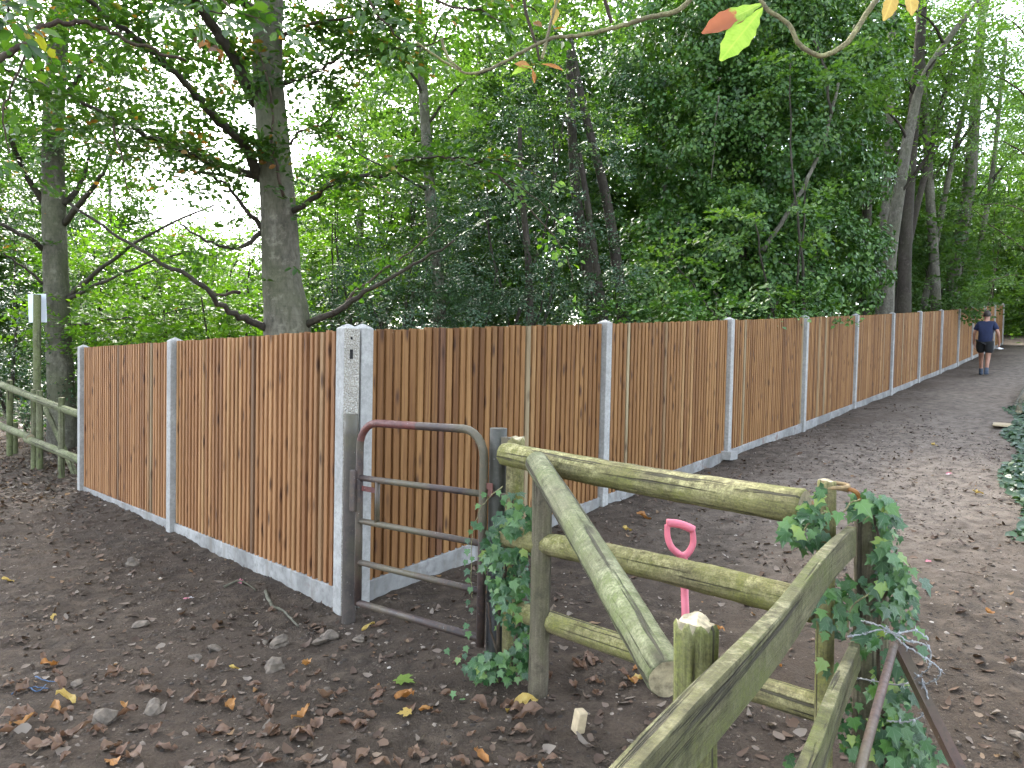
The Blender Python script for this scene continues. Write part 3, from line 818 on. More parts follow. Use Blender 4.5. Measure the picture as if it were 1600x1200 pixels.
# ------------------------------------------------------------------ left post-and-rail fence and sign
ZL = lambda x, y: gz(x, y)
pL = P(95, 621, 9.9)
root = thing('round_rail_fence', 'green weathered two-rail round-post fence beyond the far left concrete post', 'fence', (pL.x, pL.y, ZL(pL.x, pL.y)))
def lpost(px, yt, d, r, seed, extra=0.3):
    return post_at(px, yt, d, r, M['log_green'], root, seed, 'post', (0, 0), 0.004, 12, extra)
lpost(96, 621, 9.9, 0.042, 51); lpost(53, 608, 10.7, 0.042, 53); lpost(62, 610, 10.6, 0.045, 52); lpost(15, 594, 12.0, 0.048, 54); lpost(24, 660, 12.3, 0.04, 55)
lpost(-40, 575, 13.6, 0.048, 56)
log('rail', P(140, 652, 9.35), P(52, 621, 10.6), 0.052, M['log_green'], root, 12, 10, 0.03, 0.01, 57)
log('rail', P(56, 622, 10.55), P(-60, 578, 13.4), 0.055, M['log_green'], root, 12, 10, 0.03, 0.01, 58)
log('rail', P(140, 726, 9.35), P(42, 686, 10.7), 0.056, M['log_green'], root, 12, 10, 0.03, 0.01, 59)
log('rail', P(48, 684, 10.6), P(-60, 640, 13.4), 0.055, M['log_green'], root, 12, 10, 0.03, 0.01, 60)
b = P(122, 712, 10.2)
log('brace', P(68, 630, 11.2), (b.x, b.y, gz(b.x, b.y) - 0.1), 0.042, M['log_green'], root, 10, 8, 0.03, 0.01, 61)
t = P(58, 460, 10.75)
root = thing('sign_post', 'tall round post carrying a blank white sign seen from behind', 'sign', (t.x, t.y, gz(t.x, t.y)))
log('pole', (t.x - 0.02, t.y, gz(t.x, t.y) - 0.3), t, 0.052, M['log_green'], root, 12, 14, 0.03, 0.012, 62)
a_, b_ = P(43.5, 459, 10.85), P(71, 504, 10.85)
mb = MB().box(((a_.x + b_.x) / 2, a_.y + 0.012, (a_.z + b_.z) / 2), (abs(b_.x - a_.x), 0.006, abs(b_.z - a_.z)), Matrix.Rotation(-0.03, 3, 'Y'))
mb.build('sign_plate', M['sign'], root, bevel=0.002)

# ------------------------------------------------------------------ spade with pink handle
h0 = P(1062, 820, 3.18)
gzs = gz(h0.x + 0.06, h0.y)
root = thing('garden_spade', 'bright pink handled spade stuck upright in the soil behind the log rails', 'spade', (h0.x + 0.06, h0.y, gzs))
def hp(px, py, d=3.18): return P(px, py, d)
mb = MB(); tube(mb, smooth_path([hp(1042, 817), hp(1062, 819), hp(1084, 828)], 4), 0.0185, 12); mb.build('grip', M['pink'], root, smooth=True)
yoke = MB()
for path in ([(1043, 820), (1043, 838), (1050, 856), (1066, 870)], [(1082, 829), (1083, 848), (1077, 862), (1068, 870)]):
    tube(yoke, smooth_path([hp(x, y) for x, y in path], 5), [0.0125 + 0.004 * min(1, i / 14) for i in range(16)], 10, True)
tube(yoke, smooth_path([hp(1066, 864), hp(1067, 872), hp(1068.5, 884)], 3), [0.02, 0.0215, 0.0215, 0.0205, 0.0205, 0.019, 0.019], 12)
yoke.build('handle_yoke', M['pink'], root, smooth=True)
foot = Vector((h0.x + 0.075, h0.y + 0.02, gzs + 0.02))
mb = MB(); tube(mb, [hp(1068, 878), hp(1068, 878).lerp(foot, 0.5), foot], 0.0175, 12); mb.build('shaft', M['pink'], root, smooth=True)
mb = MB(); q = foot; 
mb.add([(q.x - 0.09, q.y, q.z + 0.06), (q.x + 0.09, q.y, q.z + 0.06), (q.x + 0.085, q.y + 0.02, q.z - 0.18), (q.x, q.y + 0.022, q.z - 0.24), (q.x - 0.085, q.y + 0.02, q.z - 0.18), (q.x, q.y - 0.015, q.z + 0.07)], [(0, 5, 3, 4), (5, 1, 2, 3)])
o = mb.build('blade', M['bolt'], root); s_ = o.modifiers.new('solid', 'SOLIDIFY'); s_.thickness = 0.004

# rope knot on the corner post
c = P(1312, 762, 2.52)
root = thing('rope_loop', 'short frayed rope looped over the post at the ivy corner', 'rope', tuple(c))
mb = MB(); pts = []
for i in range(26):
    a = i / 25 * 2 * math.pi * 1.6
    pts.append(c + Vector((-0.02 + 0.05 * math.cos(a), 0.03 * math.sin(a), 0.004 * i * 0.3 - 0.01)))
tube(mb, pts, 0.007, 8, True, 0.08, None, 1); mb.build('loop', M['rope'], root, smooth=True)
mb = MB(); tube(mb, smooth_path([c + Vector((0.02, -0.02, 0.0)), c + Vector((0.045, -0.03, -0.01)), c + Vector((0.06, -0.03, -0.035))], 4), [0.008] * 8 + [0.012], 8, True, 0.1, None, 2); mb.build('frayed_end', M['dry_orange'], root, smooth=True)

# concrete block by the third post, offcuts
def block(name, label, cat, px, py, dims, rz, mat, tilt=(0, 0), up=0.0, bev=0.006, seed=0):
    p = GP(px, py); rr = random.Random(seed)
    mb = MB().box((0, 0, 0), dims)
    mb.v = [(x + rr.uniform(-.03, .03) * dims[0], y + rr.uniform(-.03, .03) * dims[1], z + rr.uniform(-.04, .04) * dims[2]) for x, y, z in mb.v]
    o = mb.build(name, mat, None, bevel=bev)
    o.matrix_local = Matrix.Translation(p + Vector((0, 0, dims[2] / 2 + up))) @ Euler((tilt[0], tilt[1], rz)).to_matrix().to_4x4()
    return tag(o, label, cat)
block('concrete_block', 'pale broken concrete block lying against the gravel board by a fence post', 'block', 1138, 722, (0.16, 0.24, 0.11), R(-40), M['concrete'], seed=2)
block('wood_offcut', 'small pale sawn timber offcut standing on the soil in the foreground', 'offcut', 905, 1152, (0.045, 0.05, 0.10), R(25), M['offcut'], (0.1, 0.12), seed=3)
block('wood_offcut', 'flat pale piece of plank lying at the right edge of the path', 'plank', 1567, 668, (0.26, 0.55, 0.03), R(-35), M['offcut'], seed=4)
# ------------------------------------------------------------------ foliage machinery
def unit(a): return a / np.maximum(np.linalg.norm(a, axis=-1, keepdims=True), 1e-9)

def leaves_arrays(pos, ydir, nrm, size, width, fold, detail):
    x = unit(np.cross(ydir, nrm)); n = np.cross(x, ydir)
    s = size[:, None]
    if detail:   # six-cornered leaf, two quads hinged on the midrib
        w = width * 0.5
        v = np.stack([pos, pos + ydir * s * 0.30 + x * s * w * 0.85 + n * s * fold, pos + ydir * s * 0.68 + x * s * w * 0.8 + n * s * fold * 0.8,
                      pos + ydir * s - n * s * 0.08, pos + ydir * s * 0.68 - x * s * w * 0.8 + n * s * fold * 0.8, pos + ydir * s * 0.30 - x * s * w * 0.85 + n * s * fold], 1)
        q = np.array([[0, 1, 2, 3], [0, 3, 4, 5]])
    else:
        w = width * 0.5
        v = np.stack([pos, pos + ydir * s * 0.45 + x * s * w + n * s * fold, pos + ydir * s, pos + ydir * s * 0.45 - x * s * w + n * s * fold], 1)
        q = np.array([[0, 1, 2], [0, 2, 3]])
    N, k = v.shape[:2]
    f = (np.arange(N)[:, None, None] * k + q[None]).reshape(-1, q.shape[1])
    return v.reshape(-1, 3), f

def make_spray(n, r, kind):
    """leaf positions, directions and normals of one twig of unit length along +Y"""
    if kind == 'flat':
        m = 5; tw = [((0, 0, 0), (0, 1, 0), 1.0)]
        for i in range(m):
            t = 0.15 + 0.75 * i / m; sg = 1 if i % 2 else -1; a = sg * r.uniform(0.6, 1.0)
            tw.append(((0, t, 0), (math.sin(a), math.cos(a), r.uniform(-0.15, 0.1)), r.uniform(0.3, 0.55) * (1.1 - 0.5 * t)))
        pos, yd = [], []
        per = max(2, n // len(tw))
        for o, d, L in tw:
            d = np.array(d) / np.linalg.norm(d); o = np.array(o)
            for j in range(per):
                t = (j + 0.7) / per * L; sg = 1 if j % 2 else -1
                a = sg * r.uniform(0.5, 1.0) if j < per - 1 else 0.0
                c, s = math.cos(a), math.sin(a)
                y = np.array([d[0] * c + d[1] * s, d[1] * c - d[0] * s, d[2] + r.uniform(-0.35, 0.1)])
                p = o + d * t; p = p + np.array([0, 0, -0.16 * p[1] ** 2 + r.uniform(-0.03, 0.03)])
                pos.append(p); yd.append(y)
        pos = np.array(pos); yd = unit(np.array(yd))
        nr = unit(np.array([0, 0, 1.0]) + r.normal(0, 0.33, pos.shape))
    else:      # rounded clump of leaves facing out along +Y and hanging
        g = unit(r.normal(0, 1, (n, 3))); g[:, 1] = np.abs(g[:, 1]) 
        pos = g * np.array([0.55, 0.5, 0.5]) * r.uniform(0.55, 1.0, (n, 1))
        nr = unit(g + np.array([0, 0.5, 0.5]) + r.normal(0, 0.45, pos.shape))
        yd = unit(np.array([0, 0.35, -0.8]) + r.normal(0, 0.5, pos.shape))
    yd = unit(yd - nr * np.sum(yd * nr, -1, keepdims=True))
    return pos, yd, nr

SPRAYS = {}
def templates(kind, n):
    if (kind, n) not in SPRAYS:
        r = np.random.default_rng(n * 13 + len(kind)); SPRAYS[(kind, n)] = [make_spray(n, r, kind) for _ in range(9)]
    return SPRAYS[(kind, n)]

def foliage(org, axis, up, scale, leaf, r, kind='flat', n=28, width=0.6, fold=0.08, detail=False, drop=0.06):
    """set sprays at org with twig direction axis; returns verts, faces, rnd"""
    T = templates(kind, n); which = r.integers(0, len(T), len(org))
    axis = unit(axis); z = unit(up - axis * np.sum(axis * up, -1, keepdims=True)); x = np.cross(axis, z)
    B = np.stack([x, axis, z], -1)           # columns
    V, F, A, base = [], [], [], 0
    for k, (p, y, nn) in enumerate(T):
        idx = np.where(which == k)[0]
        if not len(idx): continue
        b = B[idx]
        pos = np.einsum('mij,lj->mli', b, p) * scale[idx][:, None, None] + org[idx][:, None, :]
        yd = np.einsum('mij,lj->mli', b, y); nr = np.einsum('mij,lj->mli', b, nn)
        N = pos.shape[0] * pos.shape[1]
        pos = pos.reshape(N, 3); yd = unit(yd.reshape(N, 3) + r.normal(0, 0.15, (N, 3))); nr = unit(nr.reshape(N, 3) + r.normal(0, 0.15, (N, 3)))
        keep = r.random(N) > drop
        pos, yd, nr = pos[keep], yd[keep], nr[keep]; N = len(pos)
        sz = leaf * r.uniform(0.6, 1.25, N)
        v, f = leaves_arrays(pos, yd, nr, sz, width, fold, detail)
        V.append(v); F.append(f + base); base += len(v)
        tone = np.repeat(np.clip(np.repeat(r.normal(0.5, 0.16, len(idx)), p.shape[0])[keep] + r.normal(0, 0.17, N), 0, 1), 2)
        A.append(tone)
    return np.concatenate(V), np.concatenate(F), np.concatenate(A)

def join(parts):
    V, F, A, b = [], [], [], 0
    for v, f, a in parts:
        V.append(v); F.append(f + b); A.append(a); b += len(v)
    return np.concatenate(V), np.concatenate(F), np.concatenate(A)

def lump(p, s):
    """cheap 3-D lumpiness in -1..1 for gaps in crowns"""
    q = p / s
    return (np.sin(q[:, 0] * 1.7 + 1.3 * np.sin(q[:, 1] * 1.1)) + np.sin(q[:, 1] * 1.9 + 1.7 * np.sin(q[:, 2] * 1.3 + 2)) + np.sin(q[:, 2] * 2.1 + 1.1 * np.sin(q[:, 0] * 1.5 + 4))) / 3

def ellipsoid_points(c, rad, n, r, shell=0.45):
    g = unit(r.normal(0, 1, (n, 3))); t = (shell ** 3 + (1 - shell ** 3) * r.random(n)) ** (1 / 3)
    return np.array(c) + g * t[:, None] * np.array(rad), g

def crown_ell(ells, r, spray=0.55, leaf=0.08, dens=10.0, kind='flat', n=28, gap=-0.35, gs=0.8, shell=0.4, width=0.6, up_tilt=0.35, detail=False):
    parts = []
    for c, rad in ells:
        m = int(dens * (rad[0] * rad[1] * rad[2]) ** (2 / 3) * 6)
        o, g = ellipsoid_points(c, rad, m, r, shell)
        keep = lump(o, gs) > gap + r.normal(0, 0.15, m)
        o, g = o[keep], g[keep]; m = len(o)
        if m == 0: continue
        if kind == 'flat':
            ax = unit(g * np.array([1, 1, 0.35]) + r.normal(0, 0.45, (m, 3)) * np.array([1, 1, 0.45]) + np.array([0, 0, -0.08]))
            up = unit(np.array([0, 0, 1.0]) + r.normal(0, up_tilt, (m, 3)))
        else:
            ax = unit(g + r.normal(0, 0.45, (m, 3))); up = unit(np.array([0, 0, 1.0]) + r.normal(0, 0.25, (m, 3)))
        parts.append(foliage(o, ax, up, spray * r.uniform(0.65, 1.3, m), leaf, r, kind, n, width, detail=detail))
    return join(parts)

def crown_obj(name, arr, mat, parent):
    v, f, a = arr
    return mesh_obj(name, np_mesh(name, v, f, False, a), mat, parent)

def px_ell(px, py, d, rx, rz, ry=None):
    p = P(px, py, d); return (np.array(p), (rx, ry if ry else rx, rz))

def branch_obj(path, r0, r1, mat, parent, seed, name='branch', seg=7, n=5, wob=0.02):
    rr = random.Random(seed)
    q = smooth_path(path, n)
    q = [v + Vector((rr.uniform(-1, 1), rr.uniform(-1, 1), rr.uniform(-1, 1))) * wob * (1 if 0 < i < len(q) - 1 else 0) for i, v in enumerate(q)]
    mb = MB(); tube(mb, q, [r0 * (r1 / r0) ** (i / (len(q) - 1)) for i in range(len(q))], seg, True, 0.06, None, seed)
    o = mb.build(name, mat, parent, smooth=True)
    return q

def trunk_obj(px_list, parent, mat, seed, base=True, seg=18, name='trunk', rough=0.02):
    """px_list: (px,py,width_px,d) from the bottom up"""
    pts = [P(a, b, d) for a, b, w, d in px_list]; rad = [w / FPX * d / 2 for a, b, w, d in px_list]
    if base:
        g0 = pts[0].copy(); g0.z = gz(g0.x, g0.y) - 0.2
        mid = g0.lerp(pts[0], 0.25)
        pts = [g0, mid] + pts; rad = [rad[0] * 1.35, rad[0] * 1.08] + rad
    q = smooth_path(pts, 4); rr = []
    for i in range(len(pts) - 1):
        for j in range(4): rr.append(rad[i] + (rad[i + 1] - rad[i]) * j / 4)
    rr.append(rad[-1])
    mb = MB(); tube(mb, q, rr, seg, True, rough, None, seed)
    mb.build(name, mat, parent, smooth=True)
    return q

def twigs_on(paths, r, step=0.22, start=0.25, droop=-0.05, spread=0.9):
    """spray origins and directions along branch paths"""
    O, A = [], []
    for q, dens in paths:
        L = sum((q[i + 1] - q[i]).length for i in range(len(q) - 1)); acc = 0
        for i in range(len(q) - 1):
            seglen = (q[i + 1] - q[i]).length; t = (q[i + 1] - q[i]).normalized(); acc += seglen
            if acc / L < start: continue
            for _ in range(r.poisson(seglen / step * dens)):
                s = t.cross(Vector((0, 0, 1))).normalized() * (1 if r.random() < 0.5 else -1)
                a = t * r.uniform(0.2, 1.0) + s * r.uniform(0.2, spread) + Vector((0, 0, r.normal(droop, 0.12)))
                O.append(q[i].lerp(q[i + 1], r.random())); A.append(a)
        O.append(q[-1]); A.append((q[-1] - q[-2]).normalized())
    return np.array([tuple(o) for o in O]), np.array([tuple(a) for a in A])

def tree_root(name, label, cat, px, py, d, group=None):
    p = P(px, py, d); return thing(name, label, cat, (p.x, p.y, gz(p.x, p.y)), group)

# ------------------------------------------------------------------ the big beech behind the left run
r = np.random.default_rng(101)
root = tree_root('beech_tree', 'thick grey beech trunk rising behind the left fence run with spreading low branches', 'tree', 448, 510, 8.0)
D = 8.0
trunk_obj([(449, 520, 72, D), (441, 440, 60, D), (436, 340, 55, D), (428, 230, 49, D), (418, 110, 46, D), (420, 0, 44, D), (424, -200, 38, D), (430, -500, 26, D)], root, M['beech_bark'], 1)
mb = MB()
BR = [  # path (px,py,depth), start radius, end radius, leaf density
    ([(408, 280, 8.0), (383, 227, 7.6), (333, 180, 7.2), (297, 140, 6.9), (233, 73, 6.5), (187, 43, 6.3), (130, -10, 6.0)], 0.062, 0.022, 1.3),
    ([(405, 278, 8.0), (333, 253, 7.7), (273, 230, 7.3), (215, 205, 7.0), (133, 163, 6.7), (50, 127, 6.5), (-20, 95, 6.3)], 0.05, 0.012, 1.5),
    ([(403, 165, 8.0), (357, 77, 7.5), (333, 40, 7.3), (300, -12, 7.0)], 0.07, 0.04, 1.0),
    ([(446, 338, 8.0), (495, 305, 7.7), (535, 278, 7.5), (605, 272, 7.2), (630, 252, 7.1), (690, 245, 6.9), (760, 250, 6.8)], 0.035, 0.009, 1.5),
    ([(470, 512, 8.0), (530, 485, 7.8), (580, 450, 7.6), (645, 415, 7.5), (710, 375, 7.4)], 0.045, 0.012, 0.08),
    ([(520, 489, 7.8), (575, 440, 7.9), (640, 395, 8.0), (690, 352, 8.1)], 0.022, 0.006, 0.1),
    ([(432, 520, 8.0), (390, 502, 7.7), (350, 480, 7.4), (310, 440, 7.1), (240, 405, 6.9), (190, 372, 6.8), (110, 318, 6.7)], 0.048, 0.012, 0.1),
    ([(375, 457, 7.9), (338, 458, 7.6), (305, 436, 7.3)], 0.022, 0.008, 0.05),
    ([(412, 360, 8.0), (370, 387, 7.7), (320, 375, 7.4), (280, 350, 7.2)], 0.032, 0.010, 0.1),
    ([(412, 358, 8.0), (378, 318, 7.8), (350, 286, 7.6), (300, 262, 7.4)], 0.035, 0.010, 0.9),
    ([(445, 310, 7.75), (425, 215, 7.6), (424, 150, 7.5), (396, 65, 7.4)], 0.02, 0.008, 0.7),
    ([(445, 130, 8.0), (480, 120, 7.8), (520, 95, 7.6), (560, 80, 7.5), (640, 75, 7.3)], 0.03, 0.008, 1.5),
    ([(440, 60, 8.0), (470, 42, 7.8), (530, 30, 7.6), (600, 15, 7.4)], 0.03, 0.01, 1.5),
    ([(410, 20, 8.0), (340, -20, 7.2), (240, -60, 6.6), (140, -80, 6.2)], 0.05, 0.012, 1.6),
    ([(235, -20, 6.6), (231, 25, 6.4), (233, 70, 6.5)], 0.018, 0.010, 0.1),
    ([(455, 225, 7.9), (470, 205, 7.8), (510, 190, 7.7), (535, 150, 7.6)], 0.018, 0.006, 0.7),
]
paths = []
for i, (pth, r0, r1, dn) in enumerate(BR):
    q = branch_obj([P(*p) for p in pth], r0, r1, M['dark_bark'] if r0 > 0.03 else M['twig_bark'], root, 200 + i)
    paths.append((q, dn))
O, A = twigs_on(paths, r, 0.055, 0.1)
up = unit(np.array([0, 0, 1.0]) + r.normal(0, 0.22, O.shape))
c1 = foliage(O, A, up, r.uniform(0.3, 0.62, len(O)), 0.078, r, 'flat', 22, 0.62, 0.07, True)
# upper crown, mostly above the frame
c2 = crown_ell([px_ell(300, -60, 8.5, 2.6, 0.9), px_ell(520, -70, 9.0, 2.4, 1.0), px_ell(420, -420, 9.0, 3.6, 2.2), px_ell(310, 60, 8.6, 1.3, 0.55), px_ell(200, 130, 9.2, 1.3, 0.6), px_ell(80, 90, 8.5, 1.2, 0.6), px_ell(330, 180, 8.8, 0.7, 0.35), px_ell(150, 215, 8.0, 1.1, 0.3), px_ell(540, 110, 9.0, 0.9, 0.5), px_ell(280, 260, 9.5, 0.9, 0.2)], r, 0.55, 0.078, 20, 'flat', 26, -0.2, 0.7, 0.3, 0.62, detail=True)
crown_obj('crown', join([c1, c2]), M['beech_leaf'], root)
# little shoots from the trunk
O = np.array([tuple(P(425, 440, 7.7)), tuple(P(455, 420, 7.72)), tuple(P(452, 270, 7.75)), tuple(P(450, 330, 7.75)), tuple(P(420, 250, 7.7)), tuple(P(435, 290, 7.7))])
A = np.array([(-0.8, -0.6, 0.1), (0.7, -0.7, 0.0), (0.9, -0.3, -0.4), (0.9, -0.2, -0.6), (-0.3, -0.9, 0), (0.1, -1, -0.3)])
for i in range(6): crown_obj('shoot', foliage(O[i:i + 1], A[i:i + 1], np.array([[0, 0, 1.0]]), np.array([0.3]), 0.08, r, 'flat', 22, 0.62, 0.07, True), M['beech_leaf'], root)

# ------------------------------------------------------------------ left tree by the sign
r = np.random.default_rng(102)
root = tree_root('beech_tree', 'slimmer dark beech at far left standing just behind the sign post', 'tree', 95, 600, 12.6)
D = 12.6
trunk_obj([(97, 640, 40, D), (93, 560, 36, D), (88, 450, 35, D), (84, 320, 33, D), (83, 200, 30, D), (90, 80, 28, D), (98, -40, 25, D), (105, -300, 18, D)], root, M['beech_bark'], 2)
BR = [([(100, 350, D), (140, 300, 12.2), (160, 270, 12), (176, 235, 11.8), (200, 195, 11.6), (235, 165, 11.5)], 0.06, 0.01, 0.7),
      ([(98, 320, D), (125, 290, 12.8), (137, 250, 13), (142, 200, 13.2), (165, 150, 13.4)], 0.065, 0.012, 0.7),
      ([(70, 318, D), (35, 262, 12.2), (12, 200, 11.8), (8, 130, 11.5)], 0.06, 0.03, 0.4),
      ([(103, 465, D), (160, 418, 12.2), (240, 362, 11.8), (335, 320, 11.4)], 0.05, 0.015, 0.3),
      ([(103, 470, D), (150, 445, 12.3), (225, 412, 12), (300, 392, 11.8)], 0.045, 0.012, 0.3),
      ([(75, 395, D), (40, 370, 12.2), (0, 350, 12)], 0.05, 0.03, 0.2),
      ([(85, 455, D), (45, 425, 12.3), (5, 395, 12)], 0.035, 0.015, 0.2),
      ([(80, 190, D), (55, 90, 12.2), (20, 40, 12), (-20, 0, 11.8)], 0.07, 0.03, 1.0),
      ([(100, 150, D), (150, 90, 12.3), (200, 40, 12), (240, 0, 12)], 0.05, 0.02, 1.0),
      ([(110, 510, D), (170, 500, 12.3), (240, 492, 12), (320, 478, 12)], 0.03, 0.008, 0.5)]
paths = [(branch_obj([P(*p) for p in pth], r0, r1, M['dark_bark'], root, 300 + i), dn) for i, (pth, r0, r1, dn) in enumerate(BR)]
O, A = twigs_on(paths, r, 0.1, 0.2)
up = unit(np.array([0, 0, 1.0]) + r.normal(0, 0.25, O.shape))
c1 = foliage(O, A, up, r.uniform(0.4, 0.8, len(O)), 0.085, r, 'flat', 24, 0.62, 0.07)
c2 = crown_ell([px_ell(40, 140, 12.5, 1.7, 1.3), px_ell(150, 150, 12.8, 1.6, 0.9), px_ell(90, 10, 12.5, 2.4, 1.3), px_ell(190, 240, 13, 1.3, 0.6), px_ell(-60, 250, 12.5, 1.5, 1.6), px_ell(250, 90, 13.5, 1.5, 1.0), px_ell(20, 250, 13.5, 1.0, 0.9)], r, 0.65, 0.085, 17, 'flat', 26, -0.25, 0.6, 0.25)
crown_obj('crown', join([c1, c2]), M['beech_leaf'], root)

# ------------------------------------------------------------------ arching near branch, top left
r = np.random.default_rng(103)
root = thing('overhanging_branch', 'brown arched branch sweeping in from the top left edge of the photo', 'branch', tuple(P(0, 90, 5.5)))
q = branch_obj([P(-60, 130, 5.3), P(0, 92, 5.5), P(33, 67, 5.6), P(66, 42, 5.7), P(110, 32, 5.8), P(150, 42, 5.9), P(193, 60, 6.0), P(240, 76, 6.1), P(290, 95, 6.2)], 0.03, 0.013, M['twig_bark'], root, 5, 'limb')
q2 = branch_obj([P(60, 47, 5.7), P(20, 130, 5.6), P(5, 180, 5.5), P(12, 240, 5.5)], 0.012, 0.005, M['twig_bark'], root, 6, 'twig')
q3 = branch_obj([P(178, 190, 6.6), P(192, 250, 6.5), P(205, 310, 6.5)], 0.012, 0.004, M['twig_bark'], root, 7, 'twig')
O, A = twigs_on([(q, 0.55), (q2, 0.25)], r, 0.16, 0.1)
crown_obj('leaves', foliage(O, A, unit(np.array([0, 0, 1.0]) + r.normal(0, 0.25, O.shape)), r.uniform(0.3, 0.5, len(O)), 0.085, r, 'flat', 16, 0.62, 0.07, True), M['beech_leaf'], root)

# ------------------------------------------------------------------ thin pale trunk in the middle
r = np.random.default_rng(104)
root = tree_root('ash_tree', 'thin straight pale trunk between the beech and the dark holly', 'tree', 686, 490, 15)
D = 15.0
trunk_obj([(687, 500, 21, D), (684, 430, 19, D), (675, 340, 18, D), (667, 230, 16, D), (660, 120, 14, D), (655, 20, 12, D), (650, -150, 9, D)], root, M['pale_bark'], 3, seg=12)
BR = [([(662, 150, D), (640, 110, 14.6), (600, 80, 14.2), (560, 60, 14)], 0.04, 0.012, 0.6), ([(665, 200, D), (700, 150, 14.8), (740, 120, 14.6), (790, 100, 14.5)], 0.04, 0.012, 0.6),
      ([(670, 300, D), (620, 270, 14.5), (560, 240, 14.2), (500, 170, 14)], 0.035, 0.01, 0.5), ([(660, 100, D), (690, 40, 14.8), (720, -20, 14.6)], 0.04, 0.012, 0.8)]
paths = [(branch_obj([P(*p) for p in pth], r0, r1, M['dark_bark'], root, 320 + i), dn) for i, (pth, r0, r1, dn) in enumerate(BR)]
O, A = twigs_on(paths, r, 0.2, 0.2); up = unit(np.array([0, 0, 1.0]) + r.normal(0, 0.25, O.shape))
c1 = foliage(O, A, up, r.uniform(0.4, 0.8, len(O)), 0.09, r, 'flat', 24)
c2 = crown_ell([px_ell(620, 30, 15, 2.0, 1.2), px_ell(720, 60, 15.3, 1.6, 1.4), px_ell(650, -120, 15, 2.6, 1.6), px_ell(590, 230, 15.5, 0.9, 0.7)], r, 0.65, 0.09, 15, 'flat', 26, -0.2, 0.6, 0.25)
crown_obj('crown', join([c1, c2]), M['ash_leaf'], root)

# ------------------------------------------------------------------ holly and its stems
r = np.random.default_rng(105)
def bush(name, label, cat, ells, mat, seed, group=None, stems=3, bark='dark_bark', **kw):
    rr = np.random.default_rng(seed); c = np.array(ells[0][0])
    root = thing(name, label, cat, (c[0], c[1], gz(c[0], c[1])), group)
    g0 = Vector((c[0], c[1], gz(c[0], c[1]) - 0.1))
    for i in range(stems):
        e = ells[i % len(ells)]; tip = Vector(e[0]) + Vector((rr.normal(0, 0.25) * e[1][0], rr.normal(0, 0.2) * e[1][1], 0.55 * e[1][2]))
        b = g0 + Vector((rr.uniform(-0.3, 0.3), rr.uniform(-0.3, 0.3), 0))
        branch_obj([b, b.lerp(tip, 0.35) + Vector((rr.normal(0, .12), 0, 0.1)), b.lerp(tip, 0.7) + Vector((rr.normal(0, .15), 0, 0)), tip], 0.05, 0.012, M[bark], root, seed * 10 + i, 'stem')
    crown_obj('crown', crown_ell(ells, rr, **kw), M[mat], root)
    return root
HOL = dict(spray=0.42, leaf=0.062, dens=28, kind='flat', n=30, gap=-0.35, gs=0.45, shell=0.35, width=0.5, up_tilt=0.6)
bush('holly_tree', 'dark glossy holly in the middle, right of the thin pale trunk', 'tree', [px_ell(800, 400, 13.5, 1.9, 1.7), px_ell(860, 270, 14, 1.5, 1.5), px_ell(740, 300, 14.5, 1.3, 1.3), px_ell(860, 470, 13, 1.6, 0.9), px_ell(880, 150, 14.5, 1.4, 1.2)], 'holly_leaf', 41, None, 6, **HOL)
bush('holly_tree', 'low dark holly filling the gap between beech trunk and thin pale trunk', 'tree', [px_ell(640, 450, 13.5, 1.5, 1.0), px_ell(570, 480, 12.5, 1.1, 0.7), px_ell(700, 500, 12.5, 1.3, 0.7)], 'holly_leaf', 42, None, 4, **HOL)
r = np.random.default_rng(106)
for i, (lab, pl) in enumerate([('slender dark stem leaning left in front of the holly', [(975, 520, 20, 14.2), (962, 400, 17, 14.2), (945, 300, 15, 14.2), (915, 180, 12, 14.2), (890, 60, 9, 14.2)]),
                               ('slender dark stem just left of the ivy-clad tree, rising straight', [(930, 520, 22, 14.6), (915, 400, 18, 14.6), (900, 300, 16, 14.6), (893, 180, 14, 14.6), (890, 80, 11, 14.6)]),
                               ('crooked slim stem beside the holly, behind the first long fence bay', [(945, 520, 16, 13.4), (932, 420, 12, 13.4), (920, 330, 10, 13.4), (905, 240, 8, 13.4)]),
                               ('thin upright sapling stem in the holly above the corner', [(828, 520, 12, 13), (825, 400, 11, 13), (815, 300, 9, 13), (812, 200, 7, 13)])]):
    root = tree_root('slim_tree', lab, 'tree', pl[0][0], pl[0][1], pl[0][3], 'slim stems around the holly')
    trunk_obj(pl, root, M['dark_bark'], 60 + i, seg=10)
    e = pl[-1]
    crown_obj('crown', crown_ell([px_ell(e[0], e[1] - 40, e[3] + 0.4, 1.0, 0.9)], r, 0.5, 0.075, 14, 'flat', 26, -0.2, 0.5, 0.2), M['ash_leaf'], root)

# ------------------------------------------------------------------ ivy-clad tree, the dark wall of leaves
r = np.random.default_rng(107)
root = tree_root('ivy_clad_tree', 'huge dark tree smothered in hanging ivy behind the middle of the long fence', 'tree', 1170, 480, 17)
trunk_obj([(1175, 500, 70, 17.2), (1170, 350, 62, 17.2), (1160, 200, 56, 17.2), (1150, 0, 46, 17.2), (1145, -300, 30, 17.2)], root, M['dark_bark'], 70)
trunk_obj([(1275, 500, 20, 16.2), (1270, 420, 18, 16.2), (1262, 300, 15, 16.2)], root, M['dark_bark'], 71, name='side_trunk')
trunk_obj([(1350, 500, 16, 16.6), (1352, 400, 15, 16.6), (1356, 300, 13, 16.6)], root, M['dark_bark'], 72, name='side_trunk')
branch_obj([P(1310, 130, 14.5), P(1296, 190, 14.4), P(1276, 250, 14.3), P(1240, 320, 14.2), P(1192, 392, 14.2)], 0.03, 0.05, M['pale_bark'], root, 73, 'bare_limb')
